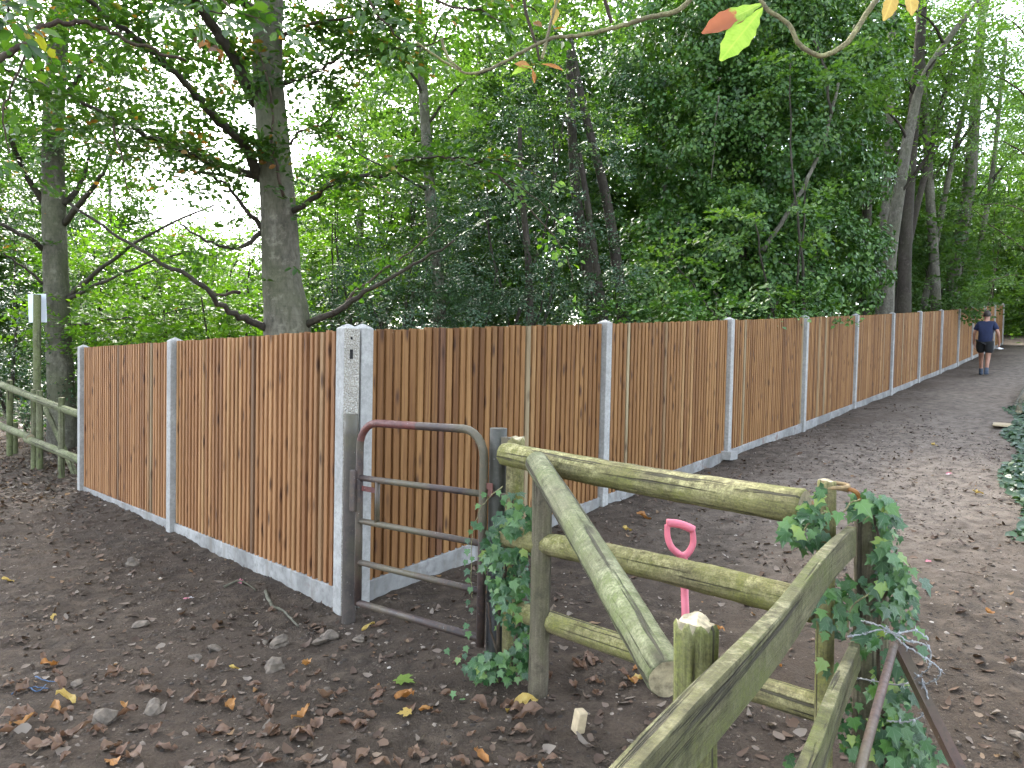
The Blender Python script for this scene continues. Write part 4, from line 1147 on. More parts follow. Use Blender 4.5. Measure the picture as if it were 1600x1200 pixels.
branch_obj([P(1270, 60, 14.5), P(1290, 110, 14.4), P(1298, 180, 14.4)], 0.02, 0.03, M['dark_bark'], root, 74, 'bare_limb')
branch_obj([P(1123, 150, 14.5), P(1117, 200, 14.4), P(1112, 280, 14.4)], 0.02, 0.01, M['pale_bark'], root, 75, 'bare_limb')
branch_obj([P(1190, 400, 14.1), P(1250, 418, 14.0), P(1290, 428, 14.0)], 0.012, 0.006, M['pale_bark'], root, 76, 'bare_limb')
IV = [px_ell(1060, 90, 16.5, 1.9, 1.5), px_ell(1180, 60, 16.3, 2.0, 1.6), px_ell(1290, 110, 16.4, 1.6, 1.6), px_ell(1090, 250, 16.0, 1.7, 1.4), px_ell(1210, 240, 15.8, 1.8, 1.5),
      px_ell(1310, 260, 16.0, 1.1, 1.4), px_ell(1050, 400, 15.4, 1.2, 1.0), px_ell(1150, 390, 15.2, 1.5, 1.2), px_ell(1260, 400, 15.4, 1.3, 1.2), px_ell(1330, 420, 15.8, 0.8, 1.1), px_ell(990, 180, 16.5, 0.9, 1.6), px_ell(1100, -80, 16.8, 2.4, 1.6), px_ell(1280, -60, 16.8, 2.0, 1.6), px_ell(1150, 170, 15.6, 1.2, 1.2), px_ell(1160, 300, 15.3, 1.0, 1.0), px_ell(1190, 460, 15, 1.6, 0.7), px_ell(1000, 470, 14.8, 1.0, 0.7)]
c = crown_ell(IV, r, 0.5, 0.10, 26, 'clump', 34, -0.3, 0.5, 0.5, 0.8)
crown_obj('ivy_crown', c, M['ivytree_leaf'], root)
# lighter hazel sprays in front of it
bush('hazel_bush', 'pale leafy hazel sprays hanging in front of the ivy-clad tree', 'bush', [px_ell(1230, 300, 13.4, 1.0, 0.35), px_ell(1180, 360, 13.2, 1.1, 0.4), px_ell(1060, 420, 13.2, 1.0, 0.5), px_ell(1110, 470, 12.8, 1.3, 0.35), px_ell(1280, 120, 14.0, 1.2, 0.6), px_ell(1370, 110, 14.4, 0.6, 0.7)], 'ash_leaf', 44, None, 5, spray=0.55, leaf=0.10, dens=14, kind='flat', n=24, gap=-0.1, gs=0.35, shell=0.1, width=0.65, up_tilt=0.3)

# ------------------------------------------------------------------ multi-stemmed group on the right
r = np.random.default_rng(108)
STEMS = [('leaning grey trunk nearest the ivy-clad tree, forking to the upper right', [(1384, 500, 22, 20), (1390, 400, 20, 20), (1403, 310, 18, 20), (1418, 220, 16, 20), (1440, 130, 12, 20), (1475, 70, 9, 20), (1530, 0, 6, 20)], 'pale_bark'),
         ('dark upright trunk second from the left in the group by the path end', [(1412, 500, 21, 20.8), (1414, 400, 19, 20.8), (1420, 290, 17, 20.8), (1430, 150, 17, 20.8), (1440, 20, 14, 20.8), (1445, -150, 10, 20.8)], 'dark_bark'),
         ('straight grey trunk third from the left in the group by the path end', [(1463, 500, 15, 23.5), (1459, 400, 14, 23.5), (1452, 290, 13, 23.5), (1447, 200, 11, 23.5), (1440, 80, 9, 23.5), (1436, -80, 6, 23.5)], 'pale_bark'),
         ('pale split trunk leaning right, last of the group above the walker', [(1484, 500, 19, 26), (1492, 420, 20, 26), (1507, 340, 20, 26), (1517, 260, 18, 26), (1525, 150, 15, 26), (1535, 20, 12, 26), (1550, -200, 7, 26)], 'pale_bark'),
         ('thin trunk half hidden beside the ivy-clad tree', [(1376, 480, 16, 21), (1380, 360, 15, 21), (1386, 270, 14, 21), (1392, 120, 11, 21), (1396, -20, 9, 21)], 'pale_bark')]
STEMS += [('slim dark stem leaning right between the first two trunks of the group', [(1398, 500, 11, 22.5), (1420, 380, 10, 22.5), (1448, 260, 9, 22.5), (1480, 130, 7, 22.5), (1512, 20, 5, 22.5)], 'dark_bark'),
          ('slim grey stem leaning right just left of the pale split trunk', [(1440, 500, 10, 24), (1462, 380, 9, 24), (1490, 240, 8, 24), (1520, 110, 6, 24), (1545, 0, 5, 24)], 'pale_bark'),
          ('thinnest leaning stem right of the pale split trunk', [(1505, 500, 9, 27), (1528, 400, 8, 27), (1548, 290, 7, 27), (1560, 180, 6, 27), (1572, 60, 5, 27)], 'pale_bark')]
for i, (lab, pl, bk) in enumerate(STEMS):
    root = tree_root('ash_tree', lab, 'tree', pl[0][0], pl[0][1], pl[0][3], 'trunks behind the far fence')
    q = trunk_obj(pl, root, M[bk], 80 + i, seg=12, rough=0.04)
    ex = pl[-2]; d = ex[3]
    paths = []
    for j in range(4):
        s = pl[2 + j % (len(pl) - 3)]; sg = (1, -1, 1, -1)[j]
        pth = [P(s[0], s[1], d), P(s[0] + sg * 25, s[1] - 40, d - 0.4), P(s[0] + sg * (50 + 12 * j), s[1] - 70, d - 0.8)]
        paths.append((branch_obj(pth, 0.05, 0.015, M['dark_bark'], root, 400 + i * 10 + j), 0.8))
    O, A = twigs_on(paths, r, 0.25, 0.3); up = unit(np.array([0, 0, 1.0]) + r.normal(0, 0.3, O.shape))
    c1 = foliage(O, A, up, r.uniform(0.5, 0.9, len(O)), 0.12, r, 'flat', 22)
    c2 = crown_ell([px_ell(ex[0], ex[1] - 30, d, 2.0, 1.3), px_ell(ex[0] + 50, ex[1] + 60, d + 0.5, 1.5, 0.9)], r, 0.8, 0.12, 9, 'flat', 24, 0.0, 0.8, 0.15)
    crown_obj('crown', join([c1, c2]), M['ash_leaf'], root)

# ------------------------------------------------------------------ shrubs behind the fence and at the sides
HZ = dict(spray=0.6, leaf=0.09, dens=22, kind='flat', n=26, gap=-0.3, gs=0.6, shell=0.25, width=0.68, up_tilt=0.4)
SH = [('sunlit hazel shrub just right of the slimmer far-left beech', [px_ell(165, 440, 14.5, 1.3, 1.1), px_ell(150, 510, 13.5, 1.2, 0.9)], 'hazel_leaf'),
      ('sunlit hazel shrub above the middle post of the two-bay fence', [px_ell(270, 440, 14, 1.5, 1.0), px_ell(260, 505, 12.5, 1.2, 0.6)], 'hazel_leaf'),
      ('sunlit hazel shrub touching the left side of the thick beech trunk', [px_ell(370, 440, 13.5, 1.3, 1.0), px_ell(350, 500, 12, 1.2, 0.6)], 'hazel_leaf'),
      ('leafy shrub just right of the thick beech trunk', [px_ell(530, 390, 14.5, 1.2, 1.3), px_ell(510, 330, 15.5, 1.0, 1.2)], 'hazel_leaf'),
      ('tall bright shrub left of the thin pale trunk', [px_ell(600, 350, 16.5, 1.4, 2.0)], 'ash_leaf'),
      ('bright green shrub behind the thin pale trunk', [px_ell(640, 220, 19, 1.8, 2.4)], 'far_leaf'),
      ('dark evergreen shrub at the left edge behind the round-rail fence', [px_ell(20, 400, 15, 1.6, 1.6), px_ell(20, 530, 14, 1.6, 1.0), px_ell(30, 600, 14.5, 1.3, 0.6)], 'holly_leaf'),
      ('dark low shrub between the slimmer beech and the two-bay fence', [px_ell(150, 580, 13.2, 0.8, 0.8), px_ell(120, 640, 14.5, 1.0, 0.7)], 'holly_leaf'),
      ('bright shrub behind the group of trunks near the path end', [px_ell(1470, 380, 26, 2.4, 2.6), px_ell(1450, 450, 24, 1.8, 1.2)], 'far_leaf'),
      ('bright yellow-green shrub where the path disappears at the far right', [px_ell(1588, 500, 44, 2.6, 1.9), px_ell(1650, 470, 38, 3, 2.4)], 'hazel_leaf'),
      ('airy shrub overhanging the far end of the long fence', [px_ell(1555, 300, 33, 2.2, 2.2)], 'far_leaf'),
      ('low leafy shrub hugging the back of the long fence below the ivy-clad tree', [px_ell(1130, 490, 12.4, 1.2, 0.35), px_ell(1020, 490, 11.6, 1.1, 0.35), px_ell(1230, 480, 13.5, 0.9, 0.4)], 'ivytree_leaf')]
for i, (lab, ells, mt) in enumerate(SH):
    kw = dict(HZ)
    if mt == 'holly_leaf': kw.update(HOL)
    if ells[0][0][1] > 18: kw.update(leaf=0.13, spray=0.8, dens=16)
    bush('shrub', lab, 'shrub', ells, mt, 500 + i, 'shrubs behind the fence', 3, **kw)

# birch with fine branches at the right edge of the path
r = np.random.default_rng(109)
pb = P(1660, 560, 14)
root = thing('birch_tree', 'fine-twigged pale green tree reaching in from the right edge over the path', 'tree', (pb.x, pb.y, gz(pb.x, pb.y)))
trunk_obj([(1668, 600, 24, 14), (1664, 400, 21, 14), (1655, 200, 17, 14), (1650, 0, 12, 14)], root, M['dark_bark'], 90, seg=10)
paths = []
for i, pth in enumerate([[(1660, 420, 14), (1610, 395, 14), (1560, 360, 14), (1510, 320, 14)], [(1660, 380, 14), (1600, 330, 14.2), (1545, 318, 14.4), (1490, 330, 14.6)], [(1660, 300, 14), (1600, 240, 14), (1550, 220, 14), (1500, 240, 14)], [(1655, 220, 14), (1600, 150, 13.8), (1560, 120, 13.6), (1520, 130, 13.5)], [(1660, 470, 14), (1620, 440, 13.6), (1580, 430, 13.4), (1545, 440, 13.2)], [(1655, 120, 14), (1600, 50, 13.8), (1560, 20, 13.6)]]):
    paths.append((branch_obj([P(*p) for p in pth], 0.03, 0.006, M['twig_bark'], root, 450 + i), 1.3))
O, A = twigs_on(paths, r, 0.12, 0.1, -0.15)
crown_obj('crown', foliage(O, A, unit(np.array([0, 0, 1.0]) + r.normal(0, 0.35, O.shape)), r.uniform(0.35, 0.75, len(O)), 0.055, r, 'flat', 26), M['ash_leaf'], root)

# ------------------------------------------------------------------ far woodland: shared crowns, one tree each
r = np.random.default_rng(110)
protos = []
for i in range(4):
    e = [((0, 0, 6.5), (2.6, 2.6, 2.4)), ((r.uniform(-1, 1), r.uniform(-1, 1), 3.6), (2.2, 2.2, 1.6)), ((r.uniform(-1, 1), r.uniform(-1, 1), 9.5), (1.9, 1.9, 1.8)), ((0, 0, 1.4), (1.8, 1.8, 1.3))]
    v, f, a = crown_ell([(np.array(c), rd) for c, rd in e], r, 0.95, 0.17, 15, 'flat', 26, -0.35, 1.0, 0.3, 0.65, 0.45)
    me = np_mesh('crown', v, f, False, a); me.materials.append(M['far_leaf'])
    mb = MB(); tube(mb, smooth_path([(0, 0, -1), (0.1, 0, 3), (-0.1, 0.1, 7), (0, 0, 10.5)], 3), [0.22, 0.2, 0.2, 0.18, 0.16, 0.15, 0.13, 0.1, 0.08, 0.05], 8, True, 0.04)
    mt = mb.mesh('trunk', True); mt.materials.append(M['pale_bark'])
    protos.append((me, mt))
FAR = [(-150, 24, 1.0, 'far tree at the extreme left edge behind the dark evergreen shrub'), (-20, 30, 1.1, 'far tree behind the dark evergreen shrub at the left edge'), (80, 26, 0.85, 'far tree right behind the slimmer far-left beech'),
       (170, 34, 0.95, 'low far tree left of the bright sky gap'), (250, 40, 0.70, 'lowest far tree under the bright sky gap'), (330, 38, 0.70, 'low far tree under the sky gap, nearer the thick trunk'), (420, 36, 0.72, 'far tree directly behind the thick beech trunk'),
       (500, 34, 0.85, 'far tree just right of the thick beech trunk'), (560, 27, 0.95, 'pale far tree between thick beech and thin pale trunk'), (640, 30, 1.15, 'tall far tree behind the thin pale trunk'), (740, 26, 1.15, 'far tree behind the left side of the holly'),
       (830, 25, 1.2, 'far tree behind the middle of the holly'), (930, 28, 1.3, 'far tree behind the slim dark stems'), (1030, 25, 1.2, 'far tree behind the left flank of the ivy-clad tree'), (1160, 28, 1.3, 'far tree straight behind the ivy-clad tree'),
       (1270, 27, 1.3, 'far tree behind the right flank of the ivy-clad tree'), (1350, 31, 1.2, 'far tree between ivy-clad tree and the trunk group'), (1430, 42, 0.8, 'far tree behind the left trunks of the group by the path end'), (1500, 46, 1.0, 'far tree behind the leaning split trunk'),
       (1565, 52, 1.15, 'far tree above the end of the path'), (1625, 40, 1.25, 'far tree behind the fine-twigged tree at the right edge'), (1745, 30, 1.2, 'far tree beyond the right edge of the path')]
for i, (px, d, s, lab) in enumerate(FAR):
    p = P(px, 560, d); z = gz(p.x, p.y)
    ct = thing('background_tree', lab, 'tree', (p.x, p.y, z), 'far woodland trees')
    me, mt = protos[i % 4]
    ct.rotation_euler = (0, 0, i * 1.9); ct.scale = (s, s, s)
    for nm, m_ in (('crown', me), ('trunk', mt)):
        o = bpy.data.objects.new(nm, m_); COL.objects.link(o); o.parent = ct
# the wood beyond, where single trees can no longer be told apart
N = 5200; r = np.random.default_rng(111)
ang = r.uniform(-0.95, 0.95, N); dd = r.uniform(46, 75, N)
xs_, ys_ = np.sin(ang) * dd, np.cos(ang) * dd
top = 7.5 + 4.0 * vnoise(ang * 14, dd * 0.05, 61) + np.where((ang > 0.1) & (ang < 0.5), 4.0, 0.0)
o_ = np.column_stack([xs_, ys_, base_z(xs_, ys_) + top * r.random(N) ** 0.8])
ax = unit(r.normal(0, 1, (N, 3)) * np.array([1, 1, 0.3]) + np.array([0, -0.6, 0])); up = unit(np.array([0, -0.3, 1.0]) + r.normal(0, 0.4, (N, 3)))
o = crown_obj('distant_wood', foliage(o_, ax, up, r.uniform(1.6, 3.0, N), 0.5, r, 'flat', 22), M['far_leaf'], None)
tag(o, 'far-off wood closing the view behind all the trees', 'woodland', kind='stuff')
# ------------------------------------------------------------------ near overhanging chestnut twigs along the top
def leaflet_mesh(name, L, W, mat, curl=0.12, n=9, fold=0.12, ser=0.035, seed=0):
    """long obovate leaflet with toothed edges, along +Y, slightly cupped"""
    rr = random.Random(seed); L0 = L
    vs = []; fs = []
    for i in range(n + 1):
        t = i / n; w = W * (math.sin(math.pi * min(1, t ** 1.35 * 0.97 + 0.015)) ** 0.85) * 0.5
        z = -curl * L * t * t
        tooth = ser * W * (1 if i % 2 else -1)
        y = t * L
        if i == n: w = 0.002
        vs += [(-w - tooth, y, z + fold * w * 2 + rr.uniform(-.02, .02) * W), (-w * 0.5, y, z + fold * w), (0, y, z), (w * 0.5, y, z + fold * w), (w + tooth, y, z + fold * w * 2 + rr.uniform(-.02, .02) * W)]
    for i in range(n):
        for j in range(4):
            a = i * 5 + j; fs.append((a, a + 1, a + 6, a + 5))
    me = MB().add(vs, fs).mesh(name, True); me.materials.append(mat)
    return me
def mat_burnt():
    t = NT('half_browned_leaflet'); o = t.coord('Object'); s = t.n('ShaderNodeSeparateXYZ'); t.l(o, s.inputs[0])
    n = t.noise(o, 30, 4)
    rib = t.rng(t.math('ABSOLUTE', s.outputs[0]), 0.0, 0.002, 0.6, 0)
    vein = t.rng(t.math('ABSOLUTE', t.math('SINE', t.math('SUBTRACT', t.math('MULTIPLY', s.outputs[1], 330.0), t.math('MULTIPLY', t.math('ABSOLUTE', s.outputs[0]), 260.0)))), 0.0, 0.3, 0.35, 0)
    c = t.mix(t.rng(n, 0.35, 0.65), (0.20, 0.36, 0.04), (0.30, 0.44, 0.06))
    c = t.mix(t.math('MAXIMUM', rib, vein), c, (0.42, 0.52, 0.14))
    edge = t.math('ADD', t.math('MULTIPLY', s.outputs[1], 9.0), t.math('MULTIPLY', n, 0.9))
    c = t.mix(t.rng(edge, 1.30, 1.42), c, (0.30, 0.10, 0.045))
    t.color(c); t.rough(0.5)
    tr = t.n('ShaderNodeBsdfTranslucent'); t.l(c, tr.inputs[0]); ms = t.n('ShaderNodeMixShader'); ms.inputs[0].default_value = 0.5
    t.l(t.b.outputs[0], ms.inputs[1]); t.l(tr.outputs[0], ms.inputs[2]); t.l(ms.outputs[0], t.out.inputs[0])
    return t.m
M['burnt'] = mat_burnt()
def aim(o, base, tip, normal):
    y = (Vector(tip) - Vector(base)).normalized(); n = Vector(normal); x = y.cross(n).normalized(); z = x.cross(y)
    m = Matrix((x, y, z)).transposed().to_4x4(); m.translation = base
    o.matrix_local = m
def child(o, root):
    COL.objects.link(o); o.parent = root; o.matrix_parent_inverse = Matrix.Translation(-Vector(ROOT[root.name])); return o

ct = thing('chestnut_tree', 'chestnut overhanging the viewer, its lichened twigs and drooping leaflets crossing the top edge, its added shading crown unseen', 'tree', (4.6, -3.4, gz(4.6, -3.4)))
def put_leaflets(par, lst, nrm, curl, fold, d):
    for (b, tp, W, mt, sd) in lst:
        p0, p1 = P(b[0], b[1], d), P(tp[0], tp[1], d - (tp[2] if len(tp) > 2 else 0))
        o = bpy.data.objects.new('leaflet', leaflet_mesh('leaflet', (p1 - p0).length, W, M[mt], curl, 11, fold, 0.03, sd)); aim(o, p0, p1, nrm)
        COL.objects.link(o); o.parent = par
def twig(pts, r0, r1, mat, seed, name='branch', seg=8, wob=0.001):
    rr = random.Random(seed); q = smooth_path(pts, 6)
    q = [v + Vector((rr.uniform(-1, 1), rr.uniform(-1, 1), rr.uniform(-1, 1))) * wob for v in q]
    mb = MB(); tube(mb, q, [r0 + (r1 - r0) * i / (len(q) - 1) for i in range(len(q))], seg, True, 0.07, None, seed)
    return mb.build(name, M[mat], ct, smooth=True)
DB = 2.1
tw = twig([P(1178, -30, DB), P(1195, 10, DB), P(1232, 38, DB), P(1250, 70, DB), P(1283, 87, DB), P(1320, 70, DB), P(1345, 35, DB), P(1385, -20, DB), P(1500, -150, DB + .1)], 0.006, 0.0085, 'lichen_twig', 11)
put_leaflets(tw, [((1192, 5), (1099, 48, .05), 0.062, 'burnt', 1), ((1192, 12), (1128, 90, .08), 0.075, 'green_leaf', 2)], (0.1, -1, 0.35), 0.05, 0.1, DB)
put_leaflets(tw, [((1402, -25), (1384, 30), 0.045, 'dry_yellow', 3), ((1418, -25), (1428, 22), 0.05, 'dry_yellow', 4)], (0.2, -1, 0.2), 0.1, 0.1, DB)
DB = 3.0
br = twig([P(1240, -140, DB), P(1110, -30, DB), P(1060, 15, DB), P(1010, 28, DB), P(965, 42, DB), P(910, 55, DB), P(860, 60, DB), P(815, 82, DB), P(790, 95, DB), P(740, 115, DB - .05), P(700, 100, DB - .05), P(650, 65, DB - .1)], 0.012, 0.004, 'lichen_twig', 12, 'branch', 9, 0.0025)
twig([P(815, -40, DB), P(822, 20, DB), P(838, 70, DB), P(843, 95, DB)], 0.008, 0.005, 'twig_bark', 13)
twig([P(935, -30, DB), P(948, 10, DB), P(955, 35, DB)], 0.009, 0.007, 'twig_bark', 14)
twig([P(847, 92, DB), P(856, 55, DB), P(866, 15, DB), P(880, -30, DB)], 0.0065, 0.006, 'lichen_twig', 15)
twig([P(690, 60, 2.9), P(700, 90, 2.9), P(720, 108, 2.9)], 0.006, 0.005, 'lichen_twig', 16)
put_leaflets(br, [((864, 40), (868, 8), 0.04, 'dry_yellow', 5), ((866, 12), (878, -20), 0.035, 'dry_yellow', 6), ((832, 108), (805, 96), 0.035, 'dry_orange', 7), ((832, 104), (800, 112), 0.03, 'green_leaf', 8), ((845, 100), (880, 105), 0.02, 'dry_orange', 9), ((832, 108), (836, 128), 0.02, 'dry_orange', 10), ((1108, 0), (1140, -14), 0.05, 'dry_orange', 11)], (0.2, -1, 0.3), 0.2, 0.3, DB)
r = np.random.default_rng(119)
mb = MB(); g0 = Vector((4.6, -3.4, gz(4.6, -3.4) - .3)); tube(mb, smooth_path([g0, g0 + Vector((-.1, .05, 2.2)), g0 + Vector((-.3, .2, 4.6)), g0 + Vector((-.5, .4, 7.5))], 4), [0.42, .34, .31, .3, .29, .28, .27, .26, .24, .2, .17, .13, .1], 16, True, .04, None, 5); mb.build('trunk', M['dark_bark'], ct, smooth=True)
for i, tip in enumerate([(0.5, 1.5, 6.0), (-2.5, -1.0, 6.8), (3.0, 2.5, 6.6), (0.5, -4.0, 6.5)]):
    twig([g0 + Vector((-.25, .15, 4.0 + .4 * i)), (g0 + Vector((-.3, .2, 4.4 + .4 * i))).lerp(Vector(tip), .5) + Vector((0, 0, .4)), Vector(tip)], 0.11, 0.03, 'dark_bark', 30 + i, 'branch', 8, 0.02)
crown_obj('crown', crown_ell([(np.array((0.5, -1.2, 7.0)), (6.0, 4.6, 1.5)), (np.array((4.0, -1.5, 7.6)), (4.0, 4.0, 1.8))], r, 0.8, 0.16, 5.5, 'flat', 24, -0.15, 0.8, 0.2, 0.5), M['ash_leaf'], ct)  # unseen crown and trunk, added to keep sky light off the near ground
# leafy sprays hanging from the top
r = np.random.default_rng(120)
def hang(name, label, paths_px, rad, leaf, dens, size, mat, n=18, seed=0):
    root = thing(name, label, 'branch', tuple(P(*paths_px[0][0])))
    ps = []
    for i, pth in enumerate(paths_px): ps.append((branch_obj([P(*p) for p in pth], rad, rad * 0.35, M['twig_bark'], root, seed + i, 'twig', 6, 5, 0.01), dens))
    O, A = twigs_on(ps, r, 0.10, 0.1, -0.2)
    crown_obj('leaves', foliage(O, A, unit(np.array([0, -0.2, 1.0]) + r.normal(0, 0.35, O.shape)), size * r.uniform(0.7, 1.3, len(O)), leaf, r, 'flat', n, 0.62, 0.07, True), M[mat], root)
hang('hanging_branch', 'fresh green leafy spray dangling at the end of the low beech limb in mid picture', [[(690, 245, 6.9), (740, 260, 6.7), (800, 285, 6.6), (860, 330, 6.5)], [(780, 275, 6.6), (840, 340, 6.5), (880, 390, 6.5), (895, 440, 6.5)], [(740, 255, 6.8), (790, 250, 6.7), (850, 280, 6.6)]], 0.012, 0.075, 0.75, 0.34, 'hazel_leaf', 16, 600)
hang('hanging_branch', 'leafy beech spray hanging from the top edge right of the thick trunk', [[(560, -40, 5.0), (590, 20, 4.9), (640, 70, 4.9), (700, 60, 4.8)], [(640, -30, 5.0), (700, 10, 4.9), (760, 20, 4.8), (800, 60, 4.8)], [(700, -30, 5), (780, -10, 4.9), (840, 20, 4.9)]], 0.012, 0.075, 0.9, 0.32, 'beech_leaf', 16, 620)
hang('hanging_branch', 'large-leaved dark spray hanging at the top between arched branch and thick trunk', [[(180, -60, 4.6), (250, -20, 4.4), (310, 15, 4.3), (360, 20, 4.3)], [(300, -50, 4.5), (360, 10, 4.3), (420, 30, 4.3)], [(-20, -40, 3.5), (10, 0, 3.4), (15, 25, 3.4)]], 0.012, 0.085, 0.8, 0.3, 'beech_leaf', 14, 640)
# clump of dead brown leaves caught in the beech
root = thing('dead_leaf_cluster', 'russet bunch of dead leaves caught among the upper left beech branches', 'leaves', tuple(P(330, 68, 6.9)))
for i in range(9):
    p0 = P(305 + i * 5.2, 52 + i * 4.0, 6.9) ; rr = random.Random(i)
    o = bpy.data.objects.new('leaf', leaflet_mesh('leaf', 0.11, 0.06, M['dry_brown'] if i % 2 else M['dry_orange'], 0.3, 7, 0.4, 0.02, i))
    aim(o, p0, p0 + Vector((rr.uniform(-1, 1), rr.uniform(-1, 1), rr.uniform(-1, 0.3))), (0.2, -1, 0.4)); child(o, root)

# ------------------------------------------------------------------ ivy on the posts
def ivy_mesh(seed):
    rr = random.Random(seed)
    # five-lobed outline, base at origin, tip along +Y, unit size
    out = [(0.0, 0.0), (0.20, -0.10), (0.48, 0.05), (0.34, 0.24), (0.56, 0.46), (0.27, 0.52), (0.13, 0.74), (0.0, 1.0), (-0.13, 0.74), (-0.27, 0.52), (-0.56, 0.46), (-0.34, 0.24), (-0.48, 0.05), (-0.20, -0.10)]
    vs = [(0, 0.32, 0.0)]
    for x, y in out:
        x *= 1 + rr.uniform(-.12, .12); y += rr.uniform(-.03, .03)
        d = math.hypot(x, y - 0.32); vs.append((x * 0.9, y, -0.22 * d * d + 0.10 * abs(x) + rr.uniform(-.03, .03)))
    n = len(out); fs = [(0, 1 + i, 1 + (i + 1) % n) for i in range(n)]
    me = MB().add(vs, fs).mesh('leaf', True); me.materials.append(M['ivy']); return me
IVY = [ivy_mesh(i) for i in range(8)]
M['ivy_small'] = leaf_material('small_ivy_leaves', [(0, (0.018, 0.06, 0.024)), (0.5, (0.036, 0.105, 0.036)), (0.85, (0.065, 0.155, 0.045)), (1, (0.13, 0.22, 0.05))], 0.2, 0.35, 0.5, (1.2, 1.3, 0.6), 'island')
def add_ivy(root, p, n, tip, s, rr):
    o = bpy.data.objects.new('leaf', IVY[rr.randrange(8)])
    y = Vector(tip).normalized(); n = Vector(n); 
    x = y.cross(n)
    if x.length < 1e-3: x = Vector((1, 0, 0))
    x.normalize(); z = x.cross(y)
    m = Matrix((x, y, z)).transposed() * s
    m = m.to_4x4(); m.translation = p; o.matrix_local = m
    return child(o, root)
def ivy_cloud(root, spec, rr, smin=0.038, smax=0.064):
    """spec: list of (px,py,depth,radius_x_px,radius_y_px,count)"""
    for px, py, d, rx, ry, cnt in spec:
        for _ in range(cnt):
            a = rr.uniform(0, 2 * math.pi); q = math.sqrt(rr.random())
            p = P(px + rx * q * math.cos(a), py + ry * q * math.sin(a), d + rr.uniform(-0.07, 0.07) - 0.05 * (1 - q))
            nn = Vector((0.5 * math.cos(a) * q + rr.gauss(0, .3), -1 + rr.gauss(0, .25), 0.55 + rr.gauss(0, .3)))
            tp = Vector((rr.gauss(0, .5) + 0.3 * math.cos(a), -0.35 + rr.gauss(0, .3), -0.8 + rr.gauss(0, .35)))
            add_ivy(root, p, nn, tp, rr.uniform(smin, smax), rr)
def small_leaves(root, spec, rr, smin, smax):
    """the many small ivy leaves between the big ones, joined as one part"""
    V, F, b = [], [], 0
    for px, py, d, rx, ry, cnt in spec:
        for _ in range(cnt):
            a = rr.uniform(0, 2 * math.pi); q = math.sqrt(rr.random())
            p = P(px + rx * q * math.cos(a), py + ry * q * math.sin(a), d + rr.uniform(-0.03, 0.09))
            n = Vector((0.5 * math.cos(a) * q + rr.gauss(0, .35), -1 + rr.gauss(0, .3), 0.5 + rr.gauss(0, .35))).normalized()
            y = Vector((rr.gauss(0, .6), -0.3 + rr.gauss(0, .3), -0.7 + rr.gauss(0, .4))); y = (y - n * y.dot(n)).normalized(); x = y.cross(n)
            s = rr.uniform(smin, smax); me = IVY[rr.randrange(8)]
            V += [tuple(p + (x * v.co.x + y * v.co.y + n * v.co.z) * s) for v in me.vertices]
            F += [tuple(i + b for i in pl.vertices) for pl in me.polygons]; b = len(V)
    o = MB().add(V, F).build('small_leaves', M['ivy_small'], root, smooth=True); o['kind'] = 'stuff'
def vine(root, pts, r0, seed, mat='twig_bark'):
    return branch_obj(pts, r0, r0 * 0.5, M[mat], root, seed, 'vine', 6, 5, 0.004)
rr = random.Random(77)
pI = P(790, 1060, 3.72)
root = thing('ivy_plant', 'ivy climbing the black gate post and the first log post', 'ivy', (pI.x, pI.y, gz(pI.x, pI.y)))
ivy_cloud(root, [(790, 870, 3.62, 36, 66, 84), (775, 830, 3.66, 22, 35, 18), (800, 935, 3.62, 30, 40, 34), (812, 815, 3.6, 22, 32, 18), (790, 1035, 3.6, 52, 26, 42), (750, 1045, 3.6, 28, 20, 16), (822, 1010, 3.62, 14, 36, 16), (800, 780, 3.62, 16, 18, 6), (830, 795, 3.6, 8, 8, 2), (835, 950, 3.66, 8, 60, 6)], rr)
vine(root, [P(782, 1065, 3.68), P(778, 980, 3.66), P(790, 900, 3.66), P(795, 820, 3.68), P(802, 770, 3.7)], 0.012, 700)
vine(root, [P(800, 1065, 3.66), P(806, 1000, 3.64), P(812, 960, 3.66), P(800, 880, 3.62)], 0.014, 701)
vine(root, [P(790, 1060, 3.62), P(770, 1000, 3.62), P(762, 940, 3.64)], 0.010, 702)
small_leaves(root, [(790, 870, 3.66, 36, 75, 130), (800, 950, 3.64, 30, 50, 80), (785, 1040, 3.62, 58, 24, 110), (815, 815, 3.64, 20, 36, 30), (825, 1000, 3.66, 16, 40, 40)], random.Random(5), 0.024, 0.042)
q = vine(root, [P(785, 760, 3.70), P(765, 778, 3.66), P(748, 800, 3.66), P(738, 840, 3.66), P(736, 900, 3.66), P(738, 935, 3.66)], 0.003, 703, 'lichen_twig')
for px, py in [(757, 770), (778, 767), (748, 788), (740, 815), (736, 828), (730, 842), (730, 858), (728, 875), (732, 890), (729, 905), (735, 918), (732, 938), (736, 950), (730, 975), (731, 987), (727, 1010), (725, 1022), (738, 870), (708, 1080), (722, 1092), (739, 1100), (702, 1098), (716, 1028), (697, 1014)]:
    add_ivy(root, P(px, py, 3.64 if py < 1030 else 3.5), (rr.gauss(0, .2), -1, 0.6), (rr.gauss(0, .4), -0.4, -0.8), rr.uniform(0.03, 0.042), rr)
rr = random.Random(78)
pI = P(1350, 1200, 2.5)
root = thing('ivy_plant', 'ivy cloaking the corner posts where board and log fences meet', 'ivy', (pI.x, pI.y, gz(pI.x, pI.y)))
